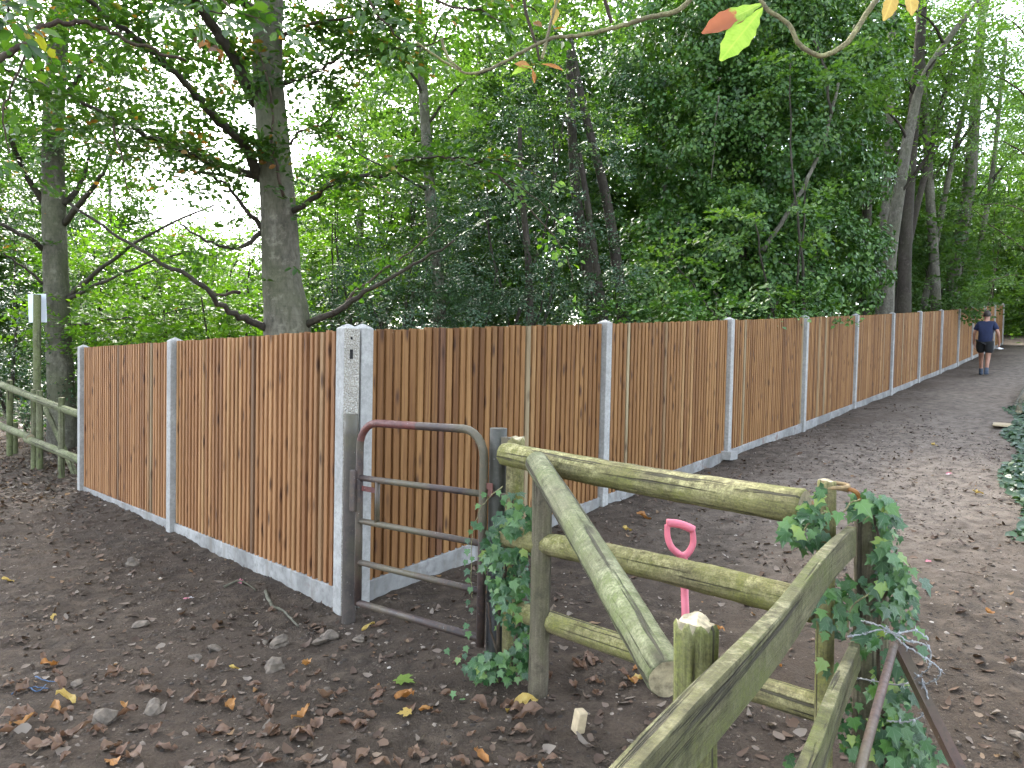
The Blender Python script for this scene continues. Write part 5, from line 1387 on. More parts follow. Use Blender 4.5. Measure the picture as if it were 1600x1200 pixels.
ivy_cloud(root, [(1258, 820, 2.46, 34, 34, 34), (1282, 800, 2.48, 22, 20, 10), (1285, 765, 2.48, 8, 10, 3), (1360, 790, 2.50, 36, 22, 20), (1385, 810, 2.52, 20, 28, 14), (1390, 860, 2.50, 22, 34, 20), (1395, 925, 2.48, 32, 40, 34), (1300, 950, 2.50, 30, 42, 24), (1330, 930, 2.55, 24, 34, 14), (1290, 1060, 2.52, 16, 50, 6), (1375, 1000, 2.46, 40, 24, 14), (1395, 1075, 2.52, 32, 55, 34), (1400, 1150, 2.50, 45, 46, 56), (1330, 1130, 2.60, 16, 60, 10), (1425, 1180, 2.45, 40, 26, 20)], rr, 0.036, 0.062)
for px, py, s in ((1443, 905, 0.062), (1425, 888, 0.04), (1390, 790, 0.05), (1310, 800, 0.05), (1344, 785, 0.065), (1430, 985, 0.05), (1250, 835, 0.055), (1440, 1010, 0.05)):
    add_ivy(root, P(px, py, 2.42), (rr.gauss(0, .2), -1, 0.5), (rr.gauss(0.2, .4), -0.4, -0.6), s, rr)
small_leaves(root, [(1262, 822, 2.5, 36, 34, 60), (1360, 795, 2.54, 40, 26, 60), (1388, 870, 2.55, 26, 50, 80), (1398, 950, 2.54, 34, 50, 100), (1305, 950, 2.56, 30, 48, 70), (1395, 1080, 2.56, 32, 60, 110), (1405, 1160, 2.54, 46, 46, 150), (1325, 1100, 2.62, 16, 80, 40)], random.Random(6), 0.018, 0.034)
vine(root, [P(1385, 1230, 2.52), P(1378, 1100, 2.52), P(1372, 1000, 2.5), P(1385, 900, 2.5), P(1365, 800, 2.5)], 0.008, 710)
vine(root, [P(1315, 1100, 2.5), P(1335, 1040, 2.48), P(1325, 960, 2.5), P(1355, 930, 2.46), P(1375, 925, 2.46)], 0.004, 711, 'lichen_twig')
vine(root, [P(1318, 800, 2.45), P(1328, 785, 2.45), P(1345, 782, 2.44), P(1360, 800, 2.46), P(1350, 815, 2.46)], 0.003, 712, 'lichen_twig')
vine(root, [P(1245, 850, 2.46), P(1262, 820, 2.45), P(1290, 800, 2.46), P(1310, 815, 2.46)], 0.0035, 713, 'lichen_twig')
vine(root, [P(1400, 870, 2.48), P(1415, 880, 2.46), P(1440, 895, 2.42)], 0.0025, 714, 'lichen_twig')
# small ivy shoot at the bottom edge
rr = random.Random(79)
pS = P(1235, 1190, 2.2)
root = thing('ivy_shoot', 'small bright ivy shoot at the bottom edge under the lower sawn board', 'ivy', tuple(pS))
for px, py in ((1232, 1180), (1228, 1190), (1245, 1193), (1238, 1200)):
    add_ivy(root, P(px, py, 1.75), (0, -1, 0.8), (rr.gauss(0, .5), -0.3, -0.6), 0.032, rr)
vine(root, [P(1255, 1230, 1.8), P(1240, 1195, 1.77), P(1228, 1182, 1.75)], 0.002, 715, 'lichen_twig')

# ------------------------------------------------------------------ ivy bank at the right of the path
r = np.random.default_rng(130)
N = 8000
pa = np.array(tuple(GP(1605, 640)))[:2]; pb_ = np.array(tuple(GP(1640, 850)))[:2]
t = r.random(N); side = np.abs(r.normal(0, 1, N))
away = np.array([0.9, -0.35]); away /= np.linalg.norm(away)
xy = pa[None] * t[:, None] + pb_[None] * (1 - t[:, None]) + away * (side * 0.7 - 0.25 + 0.1 * np.sin(t * 17))[:, None]
hgt = np.clip(side * 0.35, 0, 0.5) * (0.4 + 0.6 * r.random(N)) + 0.02
pos = np.column_stack([xy, ground_z(xy[:, 0], xy[:, 1]) + hgt])
nr = unit(np.column_stack([r.normal(-0.3, .4, N), r.normal(-0.3, .4, N), np.full(N, 0.9)])); yd = unit(np.column_stack([r.normal(-.3, .6, N), r.normal(-.3, .6, N), r.normal(-.3, .3, N)]))
yd = unit(yd - nr * np.sum(yd * nr, -1, keepdims=True))
v, f = leaves_arrays(pos, yd, nr, r.uniform(0.05, 0.095, N), 0.9, 0.08, True)
o = crown_obj('ivy_bank', (v, f, np.repeat(r.random(N), 2)), M['holly_leaf'], None)
tag(o, 'bank of dark ivy creeping over the right edge of the path', 'ground cover', kind='stuff')
N = 5000
t = r.random(N); pa = np.array(tuple(GP(1600, 655)))[:2]; pe = np.array((25.5, 26.5)); side = np.abs(r.normal(0, 1, N))
xy = pa[None] * (1 - t[:, None]) + pe[None] * t[:, None] + np.array([0.75, -0.65]) * (side * 1.3 + 0.2 + 0.5 * np.sin(t * 21))[:, None]
pos = np.column_stack([xy, ground_z(xy[:, 0], xy[:, 1]) + np.clip(side * 0.6, 0, 1.4) * r.random(N) + 0.03])
nr = unit(r.normal(0, .4, (N, 3)) + np.array([-.2, -.3, 1.0])); yd = unit(r.normal(0, 1, (N, 3))); yd = unit(yd - nr * np.sum(yd * nr, -1, keepdims=True))
v, f = leaves_arrays(pos, yd, nr, r.uniform(0.08, 0.2, N), 0.6, 0.08, False)
o = crown_obj('path_verge', (v, f, np.repeat(r.random(N), 2)), M['ash_leaf'], None)
tag(o, 'leafy verge growing along the right edge of the far path', 'undergrowth', kind='stuff')
# far green ground cover past the end of the fence
N = 9000
t = r.random(N)
c0 = P(1585, 545, 42)
xy = np.column_stack([r.normal(c0.x + 1, 4.5, N), r.normal(c0.y + 3, 4.5, N)])
pos = np.column_stack([xy, ground_z(xy[:, 0], xy[:, 1]) + r.uniform(0, 0.5, N)])
nr = unit(r.normal(0, .4, (N, 3)) + np.array([0, 0, 1.0])); yd = unit(r.normal(0, 1, (N, 3))); yd = unit(yd - nr * np.sum(yd * nr, -1, keepdims=True))
v, f = leaves_arrays(pos, yd, nr, r.uniform(0.14, 0.3, N), 0.6, 0.08, False)
o = crown_obj('undergrowth', (v, f, np.repeat(r.random(N), 2)), M['hazel_leaf'], None)
tag(o, 'bright green undergrowth beyond the far end of the fence', 'undergrowth', kind='stuff')
# undergrowth on the wood floor behind the fences
N = 26000
xy = np.column_stack([r.uniform(-22, 18, N), r.uniform(8, 30, N)])
u, vv = uv_of(xy[:, 0], xy[:, 1]); k = (u > 0.8) & (vv > 0.8) & ~((xy[:, 0] < -5) & (xy[:, 1] < 12.5)); 
xy = xy[k]; N = len(xy)
pos = np.column_stack([xy, ground_z(xy[:, 0], xy[:, 1]) + np.abs(r.normal(0, 0.3, N))])
nr = unit(r.normal(0, .4, (N, 3)) + np.array([0, 0, 1.0])); yd = unit(r.normal(0, 1, (N, 3))); yd = unit(yd - nr * np.sum(yd * nr, -1, keepdims=True))
v, f = leaves_arrays(pos, yd, nr, r.uniform(0.1, 0.2, N), 0.6, 0.08, False)
o = crown_obj('undergrowth', (v, f, np.repeat(r.random(N), 2)), M['beech_leaf'], None)
tag(o, 'low leafy undergrowth on the wood floor behind the fences', 'undergrowth', kind='stuff')

# ------------------------------------------------------------------ litter, crumbs, pebbles, twigs
r = np.random.default_rng(140)
def blocked(x, y):
    u, v = uv_of(x, y); return (u > -0.05) & (v > -0.05)
def sample_ground(N, x0, x1, y0, y1, dens=None):
    x = r.uniform(x0, x1, N); y = y0 + (y1 - y0) * r.random(N) ** 1.5
    keep = ~blocked(x, y)
    if dens is not None: keep &= r.random(N) < dens(x, y)
    return x[keep], y[keep]
def curled(x, y, size, rise=0.012):
    """dry leaf fragments: a strip of three quads bent and twisted"""
    N = len(x); z = ground_z(x, y) + 0.003
    a = r.uniform(0, 2 * np.pi, N); c, s = np.cos(a), np.sin(a)
    ax = np.column_stack([c, s, r.normal(0, .22, N)]); bx = np.column_stack([-s, c, r.normal(0, .35, N)])
    w = size * r.uniform(0.16, 0.34, N); cur = r.uniform(-.05, .35, N) * size
    rows = []
    for t, ww, zz in ((-0.5, 0.25, 0.9), (-0.2, 1.0, 0.1), (0.15, 0.95, 0.0), (0.5, 0.12, 0.8)):
        p = np.column_stack([x, y, z]) + ax * (t * size)[:, None] + np.array([0, 0, 1.0]) * (cur * zz + np.abs(ax[:, 2] * t * size))[:, None]
        l = p + bx * (w * ww)[:, None]; q = p - bx * (w * ww)[:, None]
        lift = r.uniform(0, .5, N) * w * ww
        l[:, 2] += lift; q[:, 2] += r.uniform(0, .5, N) * w * ww
        rows += [l, p, q]
    v = np.stack(rows, 1); fl = []
    for i in range(3):
        for j in range(2):
            b = i * 3 + j; fl.append([b, b + 1, b + 4, b + 3])
    fl = np.array(fl)
    f = (np.arange(N)[:, None, None] * 12 + fl[None]).reshape(-1, 4)
    return v.reshape(-1, 3), f
def dens_litter(x, y):
    n = vnoise(x * 0.9, y * 0.9, 31) + 0.5; n2 = vnoise(x * 3, y * 3, 32) + 0.5
    near = np.clip((3.9 - y) / 1.2, 0, 1)          # thick in the foreground
    left = np.clip((-3.5 - x) / 2.0, 0, 1) * np.clip((y - 5.5) / 2, 0, 1)   # carpet by the round-rail fence
    return np.clip(0.10 + 0.75 * near * n + 0.9 * left + 0.2 * n * n2, 0, 1) * np.clip(0.35 + n2, 0, 1)
x1, y1 = sample_ground(16000, -6, 5.5, 2.2, 12, dens_litter)
v1, f1 = curled(x1, y1, r.uniform(0.025, 0.075, len(x1)))
xs, ys = sample_ground(95000, -13, 8, 2.2, 26)
kk = r.random(len(xs)) < np.clip(0.34 + 1.5 * (vnoise(xs * 1.3, ys * 1.3, 41) + vnoise(xs * 4, ys * 4, 42) * 0.7), 0.06, 1); xs, ys = xs[kk], ys[kk]
v2, f2 = curled(xs, ys, 0.008 + 0.05 * r.random(len(xs)) ** 2.2)
xl = r.uniform(-13, -5.3, 9000); yl = r.uniform(7, 16, 9000); kk = (xl < -5.6 - 0.0 * yl); xl, yl = xl[kk], yl[kk]
v3, f3 = curled(xl, yl, r.uniform(0.04, 0.1, len(xl)))
v = np.concatenate([v1, v2, v3]); f = np.concatenate([f1, f2 + len(v1), f3 + len(v1) + len(v2)])
na = len(x1) + len(xs) + len(xl)
o = crown_obj('leaf_litter', (v, f, np.repeat(r.random(na), 6)), M['litter'], None)
tag(o, 'scatter of small dry leaf fragments over the soil', 'leaf litter', kind='stuff')

def pebbles(x, y, size, sink=0.25):
    N = len(x); base = np.array([[1, 0, 0], [0, 1, 0], [-1, 0, 0], [0, -1, 0], [0, 0, 1], [0.6, 0.6, 0.55], [-0.6, 0.6, 0.5], [-0.6, -0.6, 0.55], [0.6, -0.6, 0.5]], float)
    fl = np.array([[0, 1, 5], [1, 2, 6], [2, 3, 7], [3, 0, 8], [0, 5, 8], [1, 6, 5], [2, 7, 6], [3, 8, 7], [5, 4, 8], [6, 4, 5], [7, 4, 6], [8, 4, 7]])
    sc_ = np.column_stack([r.uniform(.7, 1.3, N), r.uniform(.7, 1.3, N), r.uniform(.4, .9, N)]) * size[:, None]
    v = base[None] * sc_[:, None, :] * r.uniform(.75, 1.2, (N, 9, 1))
    a = r.uniform(0, 2 * np.pi, N); c, s = np.cos(a), np.sin(a)
    vx = v[..., 0] * c[:, None] - v[..., 1] * s[:, None]; vy = v[..., 0] * s[:, None] + v[..., 1] * c[:, None]
    v = np.stack([vx + x[:, None], vy + y[:, None], v[..., 2] + (ground_z(x, y) - size * sink)[:, None]], -1)
    return v.reshape(-1, 3), (np.arange(N)[:, None, None] * 9 + fl[None]).reshape(-1, 3)
def mat_crumb():
    t = NT('soil_crumbs'); a = t.n('ShaderNodeAttribute'); a.attribute_name = 'rnd'
    c = t.ramp(a.outputs['Fac'], [(0, (0.025, 0.019, 0.014)), (0.6, (0.06, 0.045, 0.032)), (0.86, (0.11, 0.085, 0.064)), (0.95, (0.2, 0.165, 0.13)), (1, (0.38, 0.34, 0.29))])
    t.color(c); t.rough(0.9); t.bump(t.noise(t.pos(), 180, 3), 0.5, 0.004); return t.m
M['crumb'] = mat_crumb()
x, y = sample_ground(52000, -6.5, 7, 2.2, 12)
s = 0.0035 + 0.014 * r.random(len(x)) ** 4 + 0.0003 * y
v, f = pebbles(x, y, s)
o = crown_obj('soil_crumbs', (v, f, np.repeat(np.clip(r.random(len(x)), 0, 1), 12)), M['crumb'], None)
tag(o, 'crumbs of earth and tiny pebbles strewn over the ground', 'gravel', kind='stuff')
x, y = sample_ground(700, -6, 6, 2.2, 16); N = len(x)
mb = MB()
for i in range(N):
    a = r.uniform(0, 6.28); L = r.uniform(0.03, 0.16); d = Vector((math.cos(a), math.sin(a), 0)); p = Vector((x[i], y[i], gz(x[i], y[i]) + 0.004)); q = p + d * L; q.z = gz(q.x, q.y) + 0.006
    m_ = p.lerp(q, 0.5) + Vector((-d.y, d.x, 0)) * L * r.uniform(-.12, .12) + Vector((0, 0, 0.004))
    tube(mb, [p, m_, q], [0.0022, 0.002, 0.0012], 4, False)
o = mb.build('fallen_twigs', M['twig_bark'], None); tag(o, 'thin broken twigs scattered over the soil', 'twigs', kind='stuff')

# individual fallen leaves
LEAFM = {}
def fallen(px, py, L, W, mat, label, rz, curl=-0.2, fold=0.35, group=None, seed=0, tilt=0.0, name='fallen_leaf'):
    p = GP(px, py); key = (mat, seed % 6, round(W / L, 1))
    me = leaflet_mesh('leaf', L, W, M[mat], curl, 8, fold, 0.05, seed)
    q_ = random.Random(seed * 7 + 1); ph = q_.uniform(0, 6); bend = q_.uniform(-0.5, 0.5)
    for v in me.vertices:
        t_ = v.co.y / L; v.co.x += bend * W * math.sin(t_ * 3) + q_.uniform(-.06, .06) * W; v.co.y += q_.uniform(-.03, .03) * L
        v.co.z = max(v.co.z + W * (0.28 * math.sin(t_ * 7 + ph) * (1 if v.co.x > 0 else -.6) + q_.uniform(-.12, .12)), -0.01)
    o = bpy.data.objects.new(name, me); COL.objects.link(o)
    o.matrix_local = Matrix.Translation(p + Vector((0, 0, 0.012))) @ Euler((tilt, 0.15 * math.sin(seed), rz)).to_matrix().to_4x4()
    return tag(o, label, 'leaf', group)
def maple_leaf(px, py, s, mat, label, rz):
    out = [(0, 0), (.12, -.06), (.42, -.02), (.33, .12), (.62, .30), (.55, .40), (.60, .55), (.33, .50), (.22, .52), (.24, .78), (.12, .74), (0, 1), (-.12, .74), (-.24, .78), (-.22, .52), (-.33, .5), (-.60, .55), (-.55, .40), (-.62, .30), (-.33, .12), (-.42, -.02), (-.12, -.06)]
    rr = random.Random(5); vs = [(0, .35, .03)] + [(x, y, 0.12 * abs(x) + rr.uniform(0, .06)) for x, y in out]; n = len(out)
    me = MB().add(vs, [(0, 1 + i, 1 + (i + 1) % n) for i in range(n)]).mesh('leaf', True); me.materials.append(M[mat])
    o = bpy.data.objects.new('fallen_leaf', me); COL.objects.link(o); p = GP(px, py)
    o.matrix_local = Matrix.Translation(p + Vector((0, 0, .015))) @ Matrix.Rotation(rz, 4, 'Z') @ Matrix.Scale(s, 4)
    return tag(o, label, 'leaf')
maple_leaf(620, 1078, 0.11, 'fallen_green', 'green maple leaf lying alone on the soil left of the gate ivy', R(250))
maple_leaf(642, 1130, 0.07, 'dry_yellow', 'small three-pointed yellow leaf on the soil near the bottom centre', R(100))
maple_leaf(66, 1178, 0.075, 'dry_brown', 'pointed rust-coloured leaf at the bottom left corner', R(20))
UN = [(118, 1108, .12, .05, 'dry_yellow', 'long pale yellow leaf with a curled tip in the lower left', R(75)),
      (15, 1145, .10, .04, 'dry_orange', 'orange folded leaf cut by the left edge near the bottom', R(-60)),
      (790, 1125, .16, .06, 'dry_yellow', 'largest golden curled chestnut leaflet right of the bottom centre', R(-75)),
      (800, 1142, .15, .06, 'dry_brown', 'rust-brown leaflet curled under the golden chestnut leaflet', R(-70)),
      (985, 1082, .11, .05, 'dry_yellow', 'yellow leaf on the soil in front of the level log', R(-75)),
      (455, 1138, .10, .045, 'dry_orange', 'tan-orange upturned leaf left of the small yellow leaf', R(-40)),
      (480, 1040, .09, .05, 'dry_orange', 'amber leaf on bare soil below the corner post', R(200)),
      (375, 1046, .06, .025, 'dry_yellow', 'small yellow leaf on bare soil below the two-bay fence', R(95)),
      (65, 1033, .07, .035, 'dry_brown', 'dark orange cupped leaf at left above the blue twine', R(30)),
      (92, 1040, .09, .05, 'dry_orange', 'bright orange twisted leaf just right of another at the left', R(140)),
      (22, 914, .09, .03, 'dry_yellow', 'slim yellow leaf near the left edge, farther back', R(95)),
      (82, 970, .06, .03, 'dry_yellow', 'tiny yellow upright leaf in the left middle ground', R(10)),
      (430, 785, .12, .05, 'dry_brown', 'brown dry leaf against the gravel board under the fence', R(80)),
      (1017, 815, .16, .07, 'dry_orange', 'brown and amber leaf on soil between the first and second log rails', R(50)),
      (990, 836, .10, .05, 'dry_yellow', 'pale yellow leaf behind the brace log', R(80)),
      (1222, 1042, .06, .03, 'dry_orange', 'orange leaf behind the upper sawn board', R(95)),
      (1133, 990, .07, .035, 'dry_orange', 'curled orange leaf right of the split-topped post', R(60)),
      (1553, 968, .07, .04, 'dry_orange', 'bright orange leaf alone on the path at the right', R(100)),
      (1575, 1035, .08, .05, 'dry_brown', 'brown leaf on the path near the right edge', R(160)),
      (1465, 700, .10, .05, 'dry_yellow', 'small pale leaf on the middle of the path', R(20)),
      (1537, 775, .10, .05, 'dry_yellow', 'yellow leaf near the ivy bank on the path', R(70)),
      (580, 985, .12, .04, 'dry_brown', 'long brown leaf lying at the foot of the dark steel tube', R(-70)),
      (565, 990, .09, .04, 'dry_yellow', 'yellowish leaf beside the flints below the corner post', R(-50))]
for i, (px, py, L, W, mt, lab, rz) in enumerate(UN): fallen(px, py, L, W, mt, lab, rz, seed=i, tilt=0.05)
rr = random.Random(9)
spots = []
for i in range(130):
    px, py = rr.uniform(10, 900), 1040 + 170 * rr.random() ** 0.7
    if px > 620 and rr.random() < 0.3: px = rr.uniform(560, 830)
    if rr.random() < 0.12: px, py = rr.uniform(880, 1060), rr.uniform(1035, 1100)
    spots.append((px, py))
for i, (px, py) in enumerate(spots):
    L = rr.uniform(0.05, 0.105)
    o = fallen(px, py, L, L * rr.uniform(0.4, 0.62), rr.choice(['dry_brown'] * 9 + ['dry_orange']), 'crumpled brown dry leaf lying on the foreground soil', rr.uniform(0, 6.28), rr.uniform(-0.35, 0.0), rr.uniform(0.1, 0.6), 'brown leaves littering the foreground', 100 + i, rr.uniform(-0.08, 0.06))

# stones
def stone(px, py, s, label, seed, mat='stone', flat=0.6):
    rr = random.Random(seed); p = GP(px, py)
    import bmesh
    bm = bmesh.new(); bmesh.ops.create_icosphere(bm, subdivisions=2, radius=1)
    ph = [rr.uniform(0, 6) for _ in range(6)]
    for v in bm.verts:
        k = 1 + 0.22 * math.sin(v.co.x * 3.1 + ph[0]) + 0.18 * math.sin(v.co.y * 3.7 + ph[1]) + 0.15 * math.sin(v.co.z * 4.3 + ph[2]) + rr.uniform(-.06, .06)
        v.co *= k; v.co.z *= flat
    me = bpy.data.meshes.new('stone'); bm.to_mesh(me); bm.free(); me.materials.append(M[mat])
    o = bpy.data.objects.new('stone', me); COL.objects.link(o)
    o.matrix_local = Matrix.Translation(p + Vector((0, 0, s * 0.25))) @ Euler((rr.uniform(-.4, .4), rr.uniform(-.4, .4), rr.uniform(0, 6))).to_matrix().to_4x4() @ Matrix.Scale(s, 4)
    return tag(o, label, 'stone', 'stones on the bare soil')
for i, (px, py, s, lab) in enumerate([(435, 1010, .055, 'rounded grey stone in front of the corner post'), (428, 1048, .06, 'rough squarish earth-coated stone below the rounded grey stone'), (512, 1000, .055, 'pale angular flint right at the foot of the corner post'), (502, 1008, .045, 'darker flint touching the pale angular flint'), (338, 1012, .04, 'small dark stone left of the rounded grey stone'), (240, 1115, .05, 'dirty pale stone in the lower left among dry leaves'), (165, 1135, .05, 'dark clod of earth in the lower left'), (305, 1025, .03, 'small pitted flint on the bare soil at centre left'), (220, 975, .045, 'brownish clod below the two-bay fence'), (120, 1072, .035, 'pale stone beside the blue twine'), (415, 1005, .02, 'tiny pebble left of the rounded grey stone'), (405, 1003, .016, 'tiniest pebble in the row by the rounded grey stone'), (560, 1010, .035, 'pale stone just in front of the dark steel tube'), (210, 885, .06, 'dark clod lying near the middle post of the two-bay fence'), (1590, 1150, .03, 'grey pebble at the lower right corner')]):
    stone(px, py, s, lab, 900 + i)
# root, twine and scraps
root = thing('tree_root', 'pale twisted root lying on the soil in front of the two-bay fence', 'root', tuple(GP(440, 960)))
branch_obj([GP(415, 930) + Vector((0, 0, .01)), GP(425, 948) + Vector((0, 0, .02)), GP(440, 958) + Vector((0, 0, .015)), GP(455, 970) + Vector((0, 0, .02)), GP(466, 978) + Vector((0, 0, .008))], 0.014, 0.006, M['pale_bark'], root, 800, 'root', 7, 4, 0.003)
branch_obj([GP(350, 920) + Vector((0, 0, .012)), GP(375, 915) + Vector((0, 0, .03)), GP(400, 925) + Vector((0, 0, .012))], 0.009, 0.004, M['pale_bark'], root, 801, 'root', 7, 4, 0.003)
root = thing('blue_twine', 'frayed scrap of blue twine on the soil at lower left', 'twine', tuple(GP(50, 1075)))
for k, pth in enumerate([[(55, 1062), (70, 1068), (92, 1070)], [(18, 1086), (40, 1080), (60, 1077), (76, 1080)], [(45, 1078), (60, 1082), (72, 1076)]]):
    branch_obj([GP(*p) + Vector((0, 0, .012)) for p in pth], 0.0035, 0.0025, M['twine'], root, 810 + k, 'strand', 5, 4, 0.004)
def scrap(px, py, s, mats, label, seed):
    rr = random.Random(seed); p = GP(px, py); root = thing('litter_scrap', label, 'litter', tuple(p))
    for mt in mats:
        mb = MB(); vs = []
        for i in range(4):
            for j in range(3): vs.append(p + Vector(((i - 1.5) * s * .4 + rr.uniform(-.2, .2) * s, (j - 1) * s * .3 + rr.uniform(-.2, .2) * s, 0.012 + abs(rr.gauss(0, .25)) * s)))
        mb.add(vs, [(i * 3 + j, i * 3 + j + 1, (i + 1) * 3 + j + 1, (i + 1) * 3 + j) for i in range(3) for j in range(2)])
        mb.build('film', M[mt], root)
        p = p + Vector((s * .7, 0.01, 0))
scrap(292, 938, 0.035, ['wrap_pink', 'wrap_white'], 'crumpled pink and white scrap on the soil before the two-bay fence', 1)
scrap(375, 915, 0.04, ['wrap_pink'], 'reddish scrap of wrapper near the gravel board of the two-bay fence', 2)
scrap(1478, 745, 0.055, ['wrap_white', 'wrap_pink'], 'pink and white scrap lying on the path at the right', 3)
scrap(1450, 880, 0.03, ['wrap_pink'], 'faint pink scrap on the path nearer the ivy corner', 4)
# logs edging the path at the far right
pa = GP(1588, 628)
o = log('edging_log', GP(1586, 640) + Vector((0, 0, .04)), GP(1612, 600) + Vector((0, 0, .15)), 0.045, M['pale_bark'], None, 10, 8, 0.05, 0.03, 91)
tag(o, 'pale fallen log edging the path by the ivy bank', 'log')
o = log('edging_log', GP(1592, 650) + Vector((0, 0, .04)), GP(1600, 622) + Vector((0, 0, .05)), 0.06, M['log_grey'], None, 10, 8, 0.05, 0.03, 92)
tag(o, 'short split log half buried at the path edge above the ivy bank', 'log')

# ------------------------------------------------------------------ the walker
def simple_mat(name, c, rough=0.8):
    t = NT(name); n = t.noise(t.coord('Object'), 14, 4); t.color(t.mix(t.rng(n, .3, .7), tuple(x * .8 for x in c), tuple(x * 1.2 for x in c))); t.rough(rough); return t.m
M['skin'] = simple_mat('skin', (0.28, 0.14, 0.09), 0.55); M['shirt'] = simple_mat('navy_cotton', (0.006, 0.012, 0.042), 0.9); M['shorts'] = simple_mat('charcoal_shorts', (0.006, 0.0068, 0.008), 0.9)
M['hair'] = simple_mat('hair', (0.025, 0.017, 0.012), 0.7); M['shoe'] = simple_mat('grey_blue_shoe', (0.03, 0.045, 0.07), 0.7); M['sock'] = simple_mat('blue_sock', (0.05, 0.065, 0.09), 0.9); M['paper'] = simple_mat('white_paper', (0.7, 0.72, 0.74), 0.6)
foot = GP(1537, 586)
face = math.atan2(-ER.x, ER.y)
root = thing('person', 'person in a navy t-shirt and dark shorts walking away up the path', 'person', tuple(foot))
root.rotation_euler = (0, 0, face); root.scale = (1.05, 1.05, 1.05)
def skin_obj(name, verts, edges, radii, mat, parent, sub=1, rootv=0, shift=(0, 0, 0)):
    me = bpy.data.meshes.new(name); me.from_pydata([tuple(v) for v in verts], edges, []); me.materials.append(mat)
    o = bpy.data.objects.new(name, me); COL.objects.link(o); o.parent = parent
    sk = o.modifiers.new('skin', 'SKIN'); sk.use_smooth_shade = True
    if not me.skin_vertices:
        bpy.context.view_layer.objects.active = o
    for i, rd in enumerate(radii):
        v = me.skin_vertices[0].data[i]; v.radius = rd if isinstance(rd, tuple) else (rd, rd); v.use_root = (i == rootv)
    s = o.modifiers.new('sub', 'SUBSURF'); s.levels = sub; s.render_levels = sub
    return o
# x right, y forward, z up; metres; leaning forward, left leg striding ahead
J = {'pelvis': (0, 0, .93), 'waist': (0, .03, 1.06), 'chest': (0, .10, 1.27), 'neckb': (0, .16, 1.43), 'neck': (0, .19, 1.50), 'head': (0, .22, 1.58), 'headt': (0, .235, 1.68),
     'lsh': (-.17, .13, 1.38), 'lel': (-.265, .10, 1.12), 'lwr': (-.275, .20, .90), 'lha': (-.272, .23, .82), 'rsh': (.17, .13, 1.38), 'rel': (.28, .03, 1.12), 'rwr': (.30, .12, .90), 'rha': (.30, .14, .82),
     'lhip': (-.09, .01, .88), 'lkn': (-.095, .17, .50), 'lan': (-.09, .22, .10), 'lto': (-.095, .36, .04), 'rhip': (.09, -.01, .88), 'rkn': (.085, -.02, .49), 'ran': (.07, -.14, .11), 'rto': (.075, -.01, .03)}
names = list(J); I = {n: i for i, n in enumerate(names)}
E_ = [('pelvis', 'waist'), ('waist', 'chest'), ('chest', 'neckb'), ('neckb', 'neck'), ('neck', 'head'), ('head', 'headt'), ('chest', 'lsh'), ('lsh', 'lel'), ('lel', 'lwr'), ('lwr', 'lha'), ('chest', 'rsh'), ('rsh', 'rel'), ('rel', 'rwr'), ('rwr', 'rha'), ('pelvis', 'lhip'), ('lhip', 'lkn'), ('lkn', 'lan'), ('lan', 'lto'), ('pelvis', 'rhip'), ('rhip', 'rkn'), ('rkn', 'ran'), ('ran', 'rto')]
Rd = {'pelvis': .085, 'waist': .10, 'chest': .13, 'neckb': .075, 'neck': .062, 'head': .085, 'headt': .07, 'lsh': .062, 'rsh': .062, 'lel': .043, 'rel': .043, 'lwr': .03, 'rwr': .03, 'lha': .034, 'rha': .034, 'lhip': .092, 'rhip': .092, 'lkn': .06, 'rkn': .06, 'lan': .042, 'ran': .042, 'lto': .035, 'rto': .035}
vs = [J[n] for n in names]; es = [(I[a], I[b]) for a, b in E_]; rd = [Rd[n] for n in names]
for sd in ('l', 'r'):      # five fingers on each hand
    h = Vector(J[sd + 'ha']); sg = -1 if sd == 'l' else 1
    for k in range(5):
        off = (-0.028 + 0.018 * k); L = (0.075, 0.085, 0.08, 0.065, 0.05)[k]
        a = len(vs)
        if k < 4: vs += [tuple(h + Vector((0, off + .01, -.035))), tuple(h + Vector((-.01 * sg, off + .015, -.035 - L * .55))), tuple(h + Vector((-.025 * sg, off + .015, -.035 - L)))]
        else: vs += [tuple(h + Vector((-.01 * sg, .035, .0))), tuple(h + Vector((-.025 * sg, .055, -.03))), tuple(h + Vector((-.03 * sg, .06, -.055)))]
        es += [(I[sd + 'ha'], a), (a, a + 1), (a + 1, a + 2)]; rd += [.0095, .009, .0075]
body = skin_obj('body', vs, es, rd, M['skin'], root, 2)
T_ = ['pelvis', 'waist', 'chest', 'neckb', 'lsh', 'rsh', 'lel', 'rel']
tv = [Vector(J[n]) for n in T_]; tv[0] = Vector((0, .0, .76)); tv[3] = Vector((0, .145, 1.405)); tv[6] = Vector(J['lsh']).lerp(Vector(J['lel']), .72); tv[7] = Vector(J['rsh']).lerp(Vector(J['rel']), .72)
skin_obj('t_shirt', tv, [(0, 1), (1, 2), (2, 3), (2, 4), (2, 5), (4, 6), (5, 7)], [(.19, .165), (.18, .16), (.17, .145), (.085, .08), .085, .085, .078, .078], M['shirt'], root, 2)
S_ = [(0, .0, 1.02), (-.095, .01, .86), (-.10, .13, .60), (.095, -.01, .86), (.095, -.02, .57)]
skin_obj('shorts', S_, [(0, 1), (1, 2), (0, 3), (3, 4)], [(.165, .145), .125, .108, .125, .108], M['shorts'], root, 2)
import bmesh
bm = bmesh.new(); bmesh.ops.create_icosphere(bm, subdivisions=3, radius=1)
for v in list(bm.verts):
    if (v.co.y > 0.25 and v.co.z < 0.35) or v.co.z < -0.55: bm.verts.remove(v)
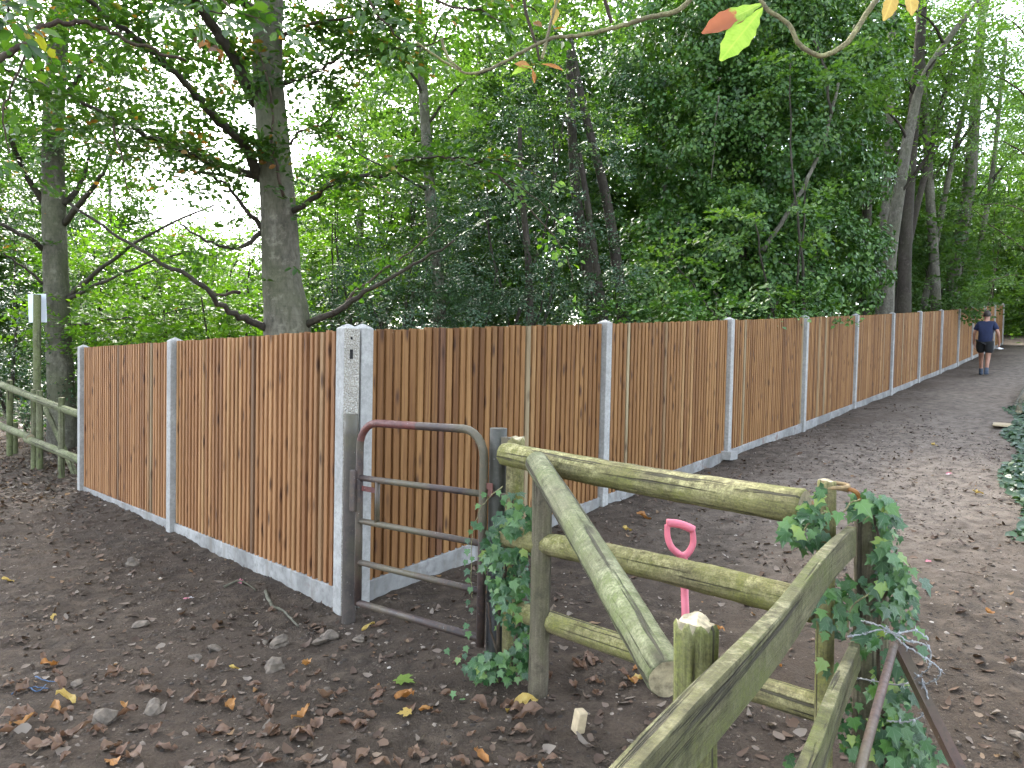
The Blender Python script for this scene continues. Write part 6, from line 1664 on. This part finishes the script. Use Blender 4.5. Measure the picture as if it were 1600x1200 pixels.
for v in bm.verts: v.co = Vector((v.co.x * .087, v.co.y * .105, v.co.z * .115)) * (1 + .03 * math.sin(40 * v.co.x + 30 * v.co.z))
me = bpy.data.meshes.new('hair'); bm.to_mesh(me); bm.free(); me.materials.append(M['hair'])
o = bpy.data.objects.new('hair', me); COL.objects.link(o); o.parent = root; o.location = (0, .205, 1.635)
mb = MB()
for sx in (-1, 1): tube(mb, [Vector((sx * .08, .225, 1.585)), Vector((sx * .092, .215, 1.62)), Vector((sx * .088, .22, 1.64))], [.012, .018, .012], 8)
mb.build('ears', M['skin'], None, smooth=True).parent = root
mb = MB(); tube(mb, [Vector((0, .295, 1.64)), Vector((0, .325, 1.60)), Vector((0, .30, 1.59))], [.008, .016, .012], 8); mb.build('nose', M['skin'], None, smooth=True).parent = root
for sd, tw in (('l', 0.0), ('r', 0.35)):
    a = Vector(J[sd + 'an']); t = Vector(J[sd + 'to'])
    mb = MB(); d = (t - a); d.z = 0; d.normalize()
    b0 = a - d * .06 + Vector((0, 0, -.055)); tube(mb, smooth_path([b0, b0 + d * .08, b0 + d * .18, b0 + d * .27], 3), [.045, .05, .048, .044, .042, .044, .046, .044, .036, .02], 12, True, 0, (1, .8))
    mb.build('shoe', M['shoe'], None, smooth=True).parent = root
    mb = MB(); k = Vector(J[sd + 'kn']); tube(mb, [a + Vector((0, 0, -.03)), a, a.lerp(k, .22)], [.052, .05, .052], 12); mb.build('sock', M['sock'], None, smooth=True).parent = root
Mw = Matrix.Translation(foot) @ Matrix.Rotation(face, 4, 'Z')
hp_ = Mw @ Vector((.30, .18, .76))
mb = MB(); rr = random.Random(4)
for i in range(2):
    c0 = hp_ + Vector((0.03 * i, 0, -0.01 * i))
    vs = [c0 + Vector(((a - 1.5) * .05 + rr.uniform(-.01, .01), (b - 1) * .05, rr.uniform(-.025, .025))) for a in range(4) for b in range(3)]
    mb.add(vs, [(a * 3 + b, a * 3 + b + 1, (a + 1) * 3 + b + 1, (a + 1) * 3 + b) for a in range(3) for b in range(2)])
o = mb.build('paper', M['paper'], None, smooth=True); s_ = o.modifiers.new('solid', 'SOLIDIFY'); s_.thickness = 0.012
tag(o, 'crumpled white paper held in the right hand of the walker', 'paper')
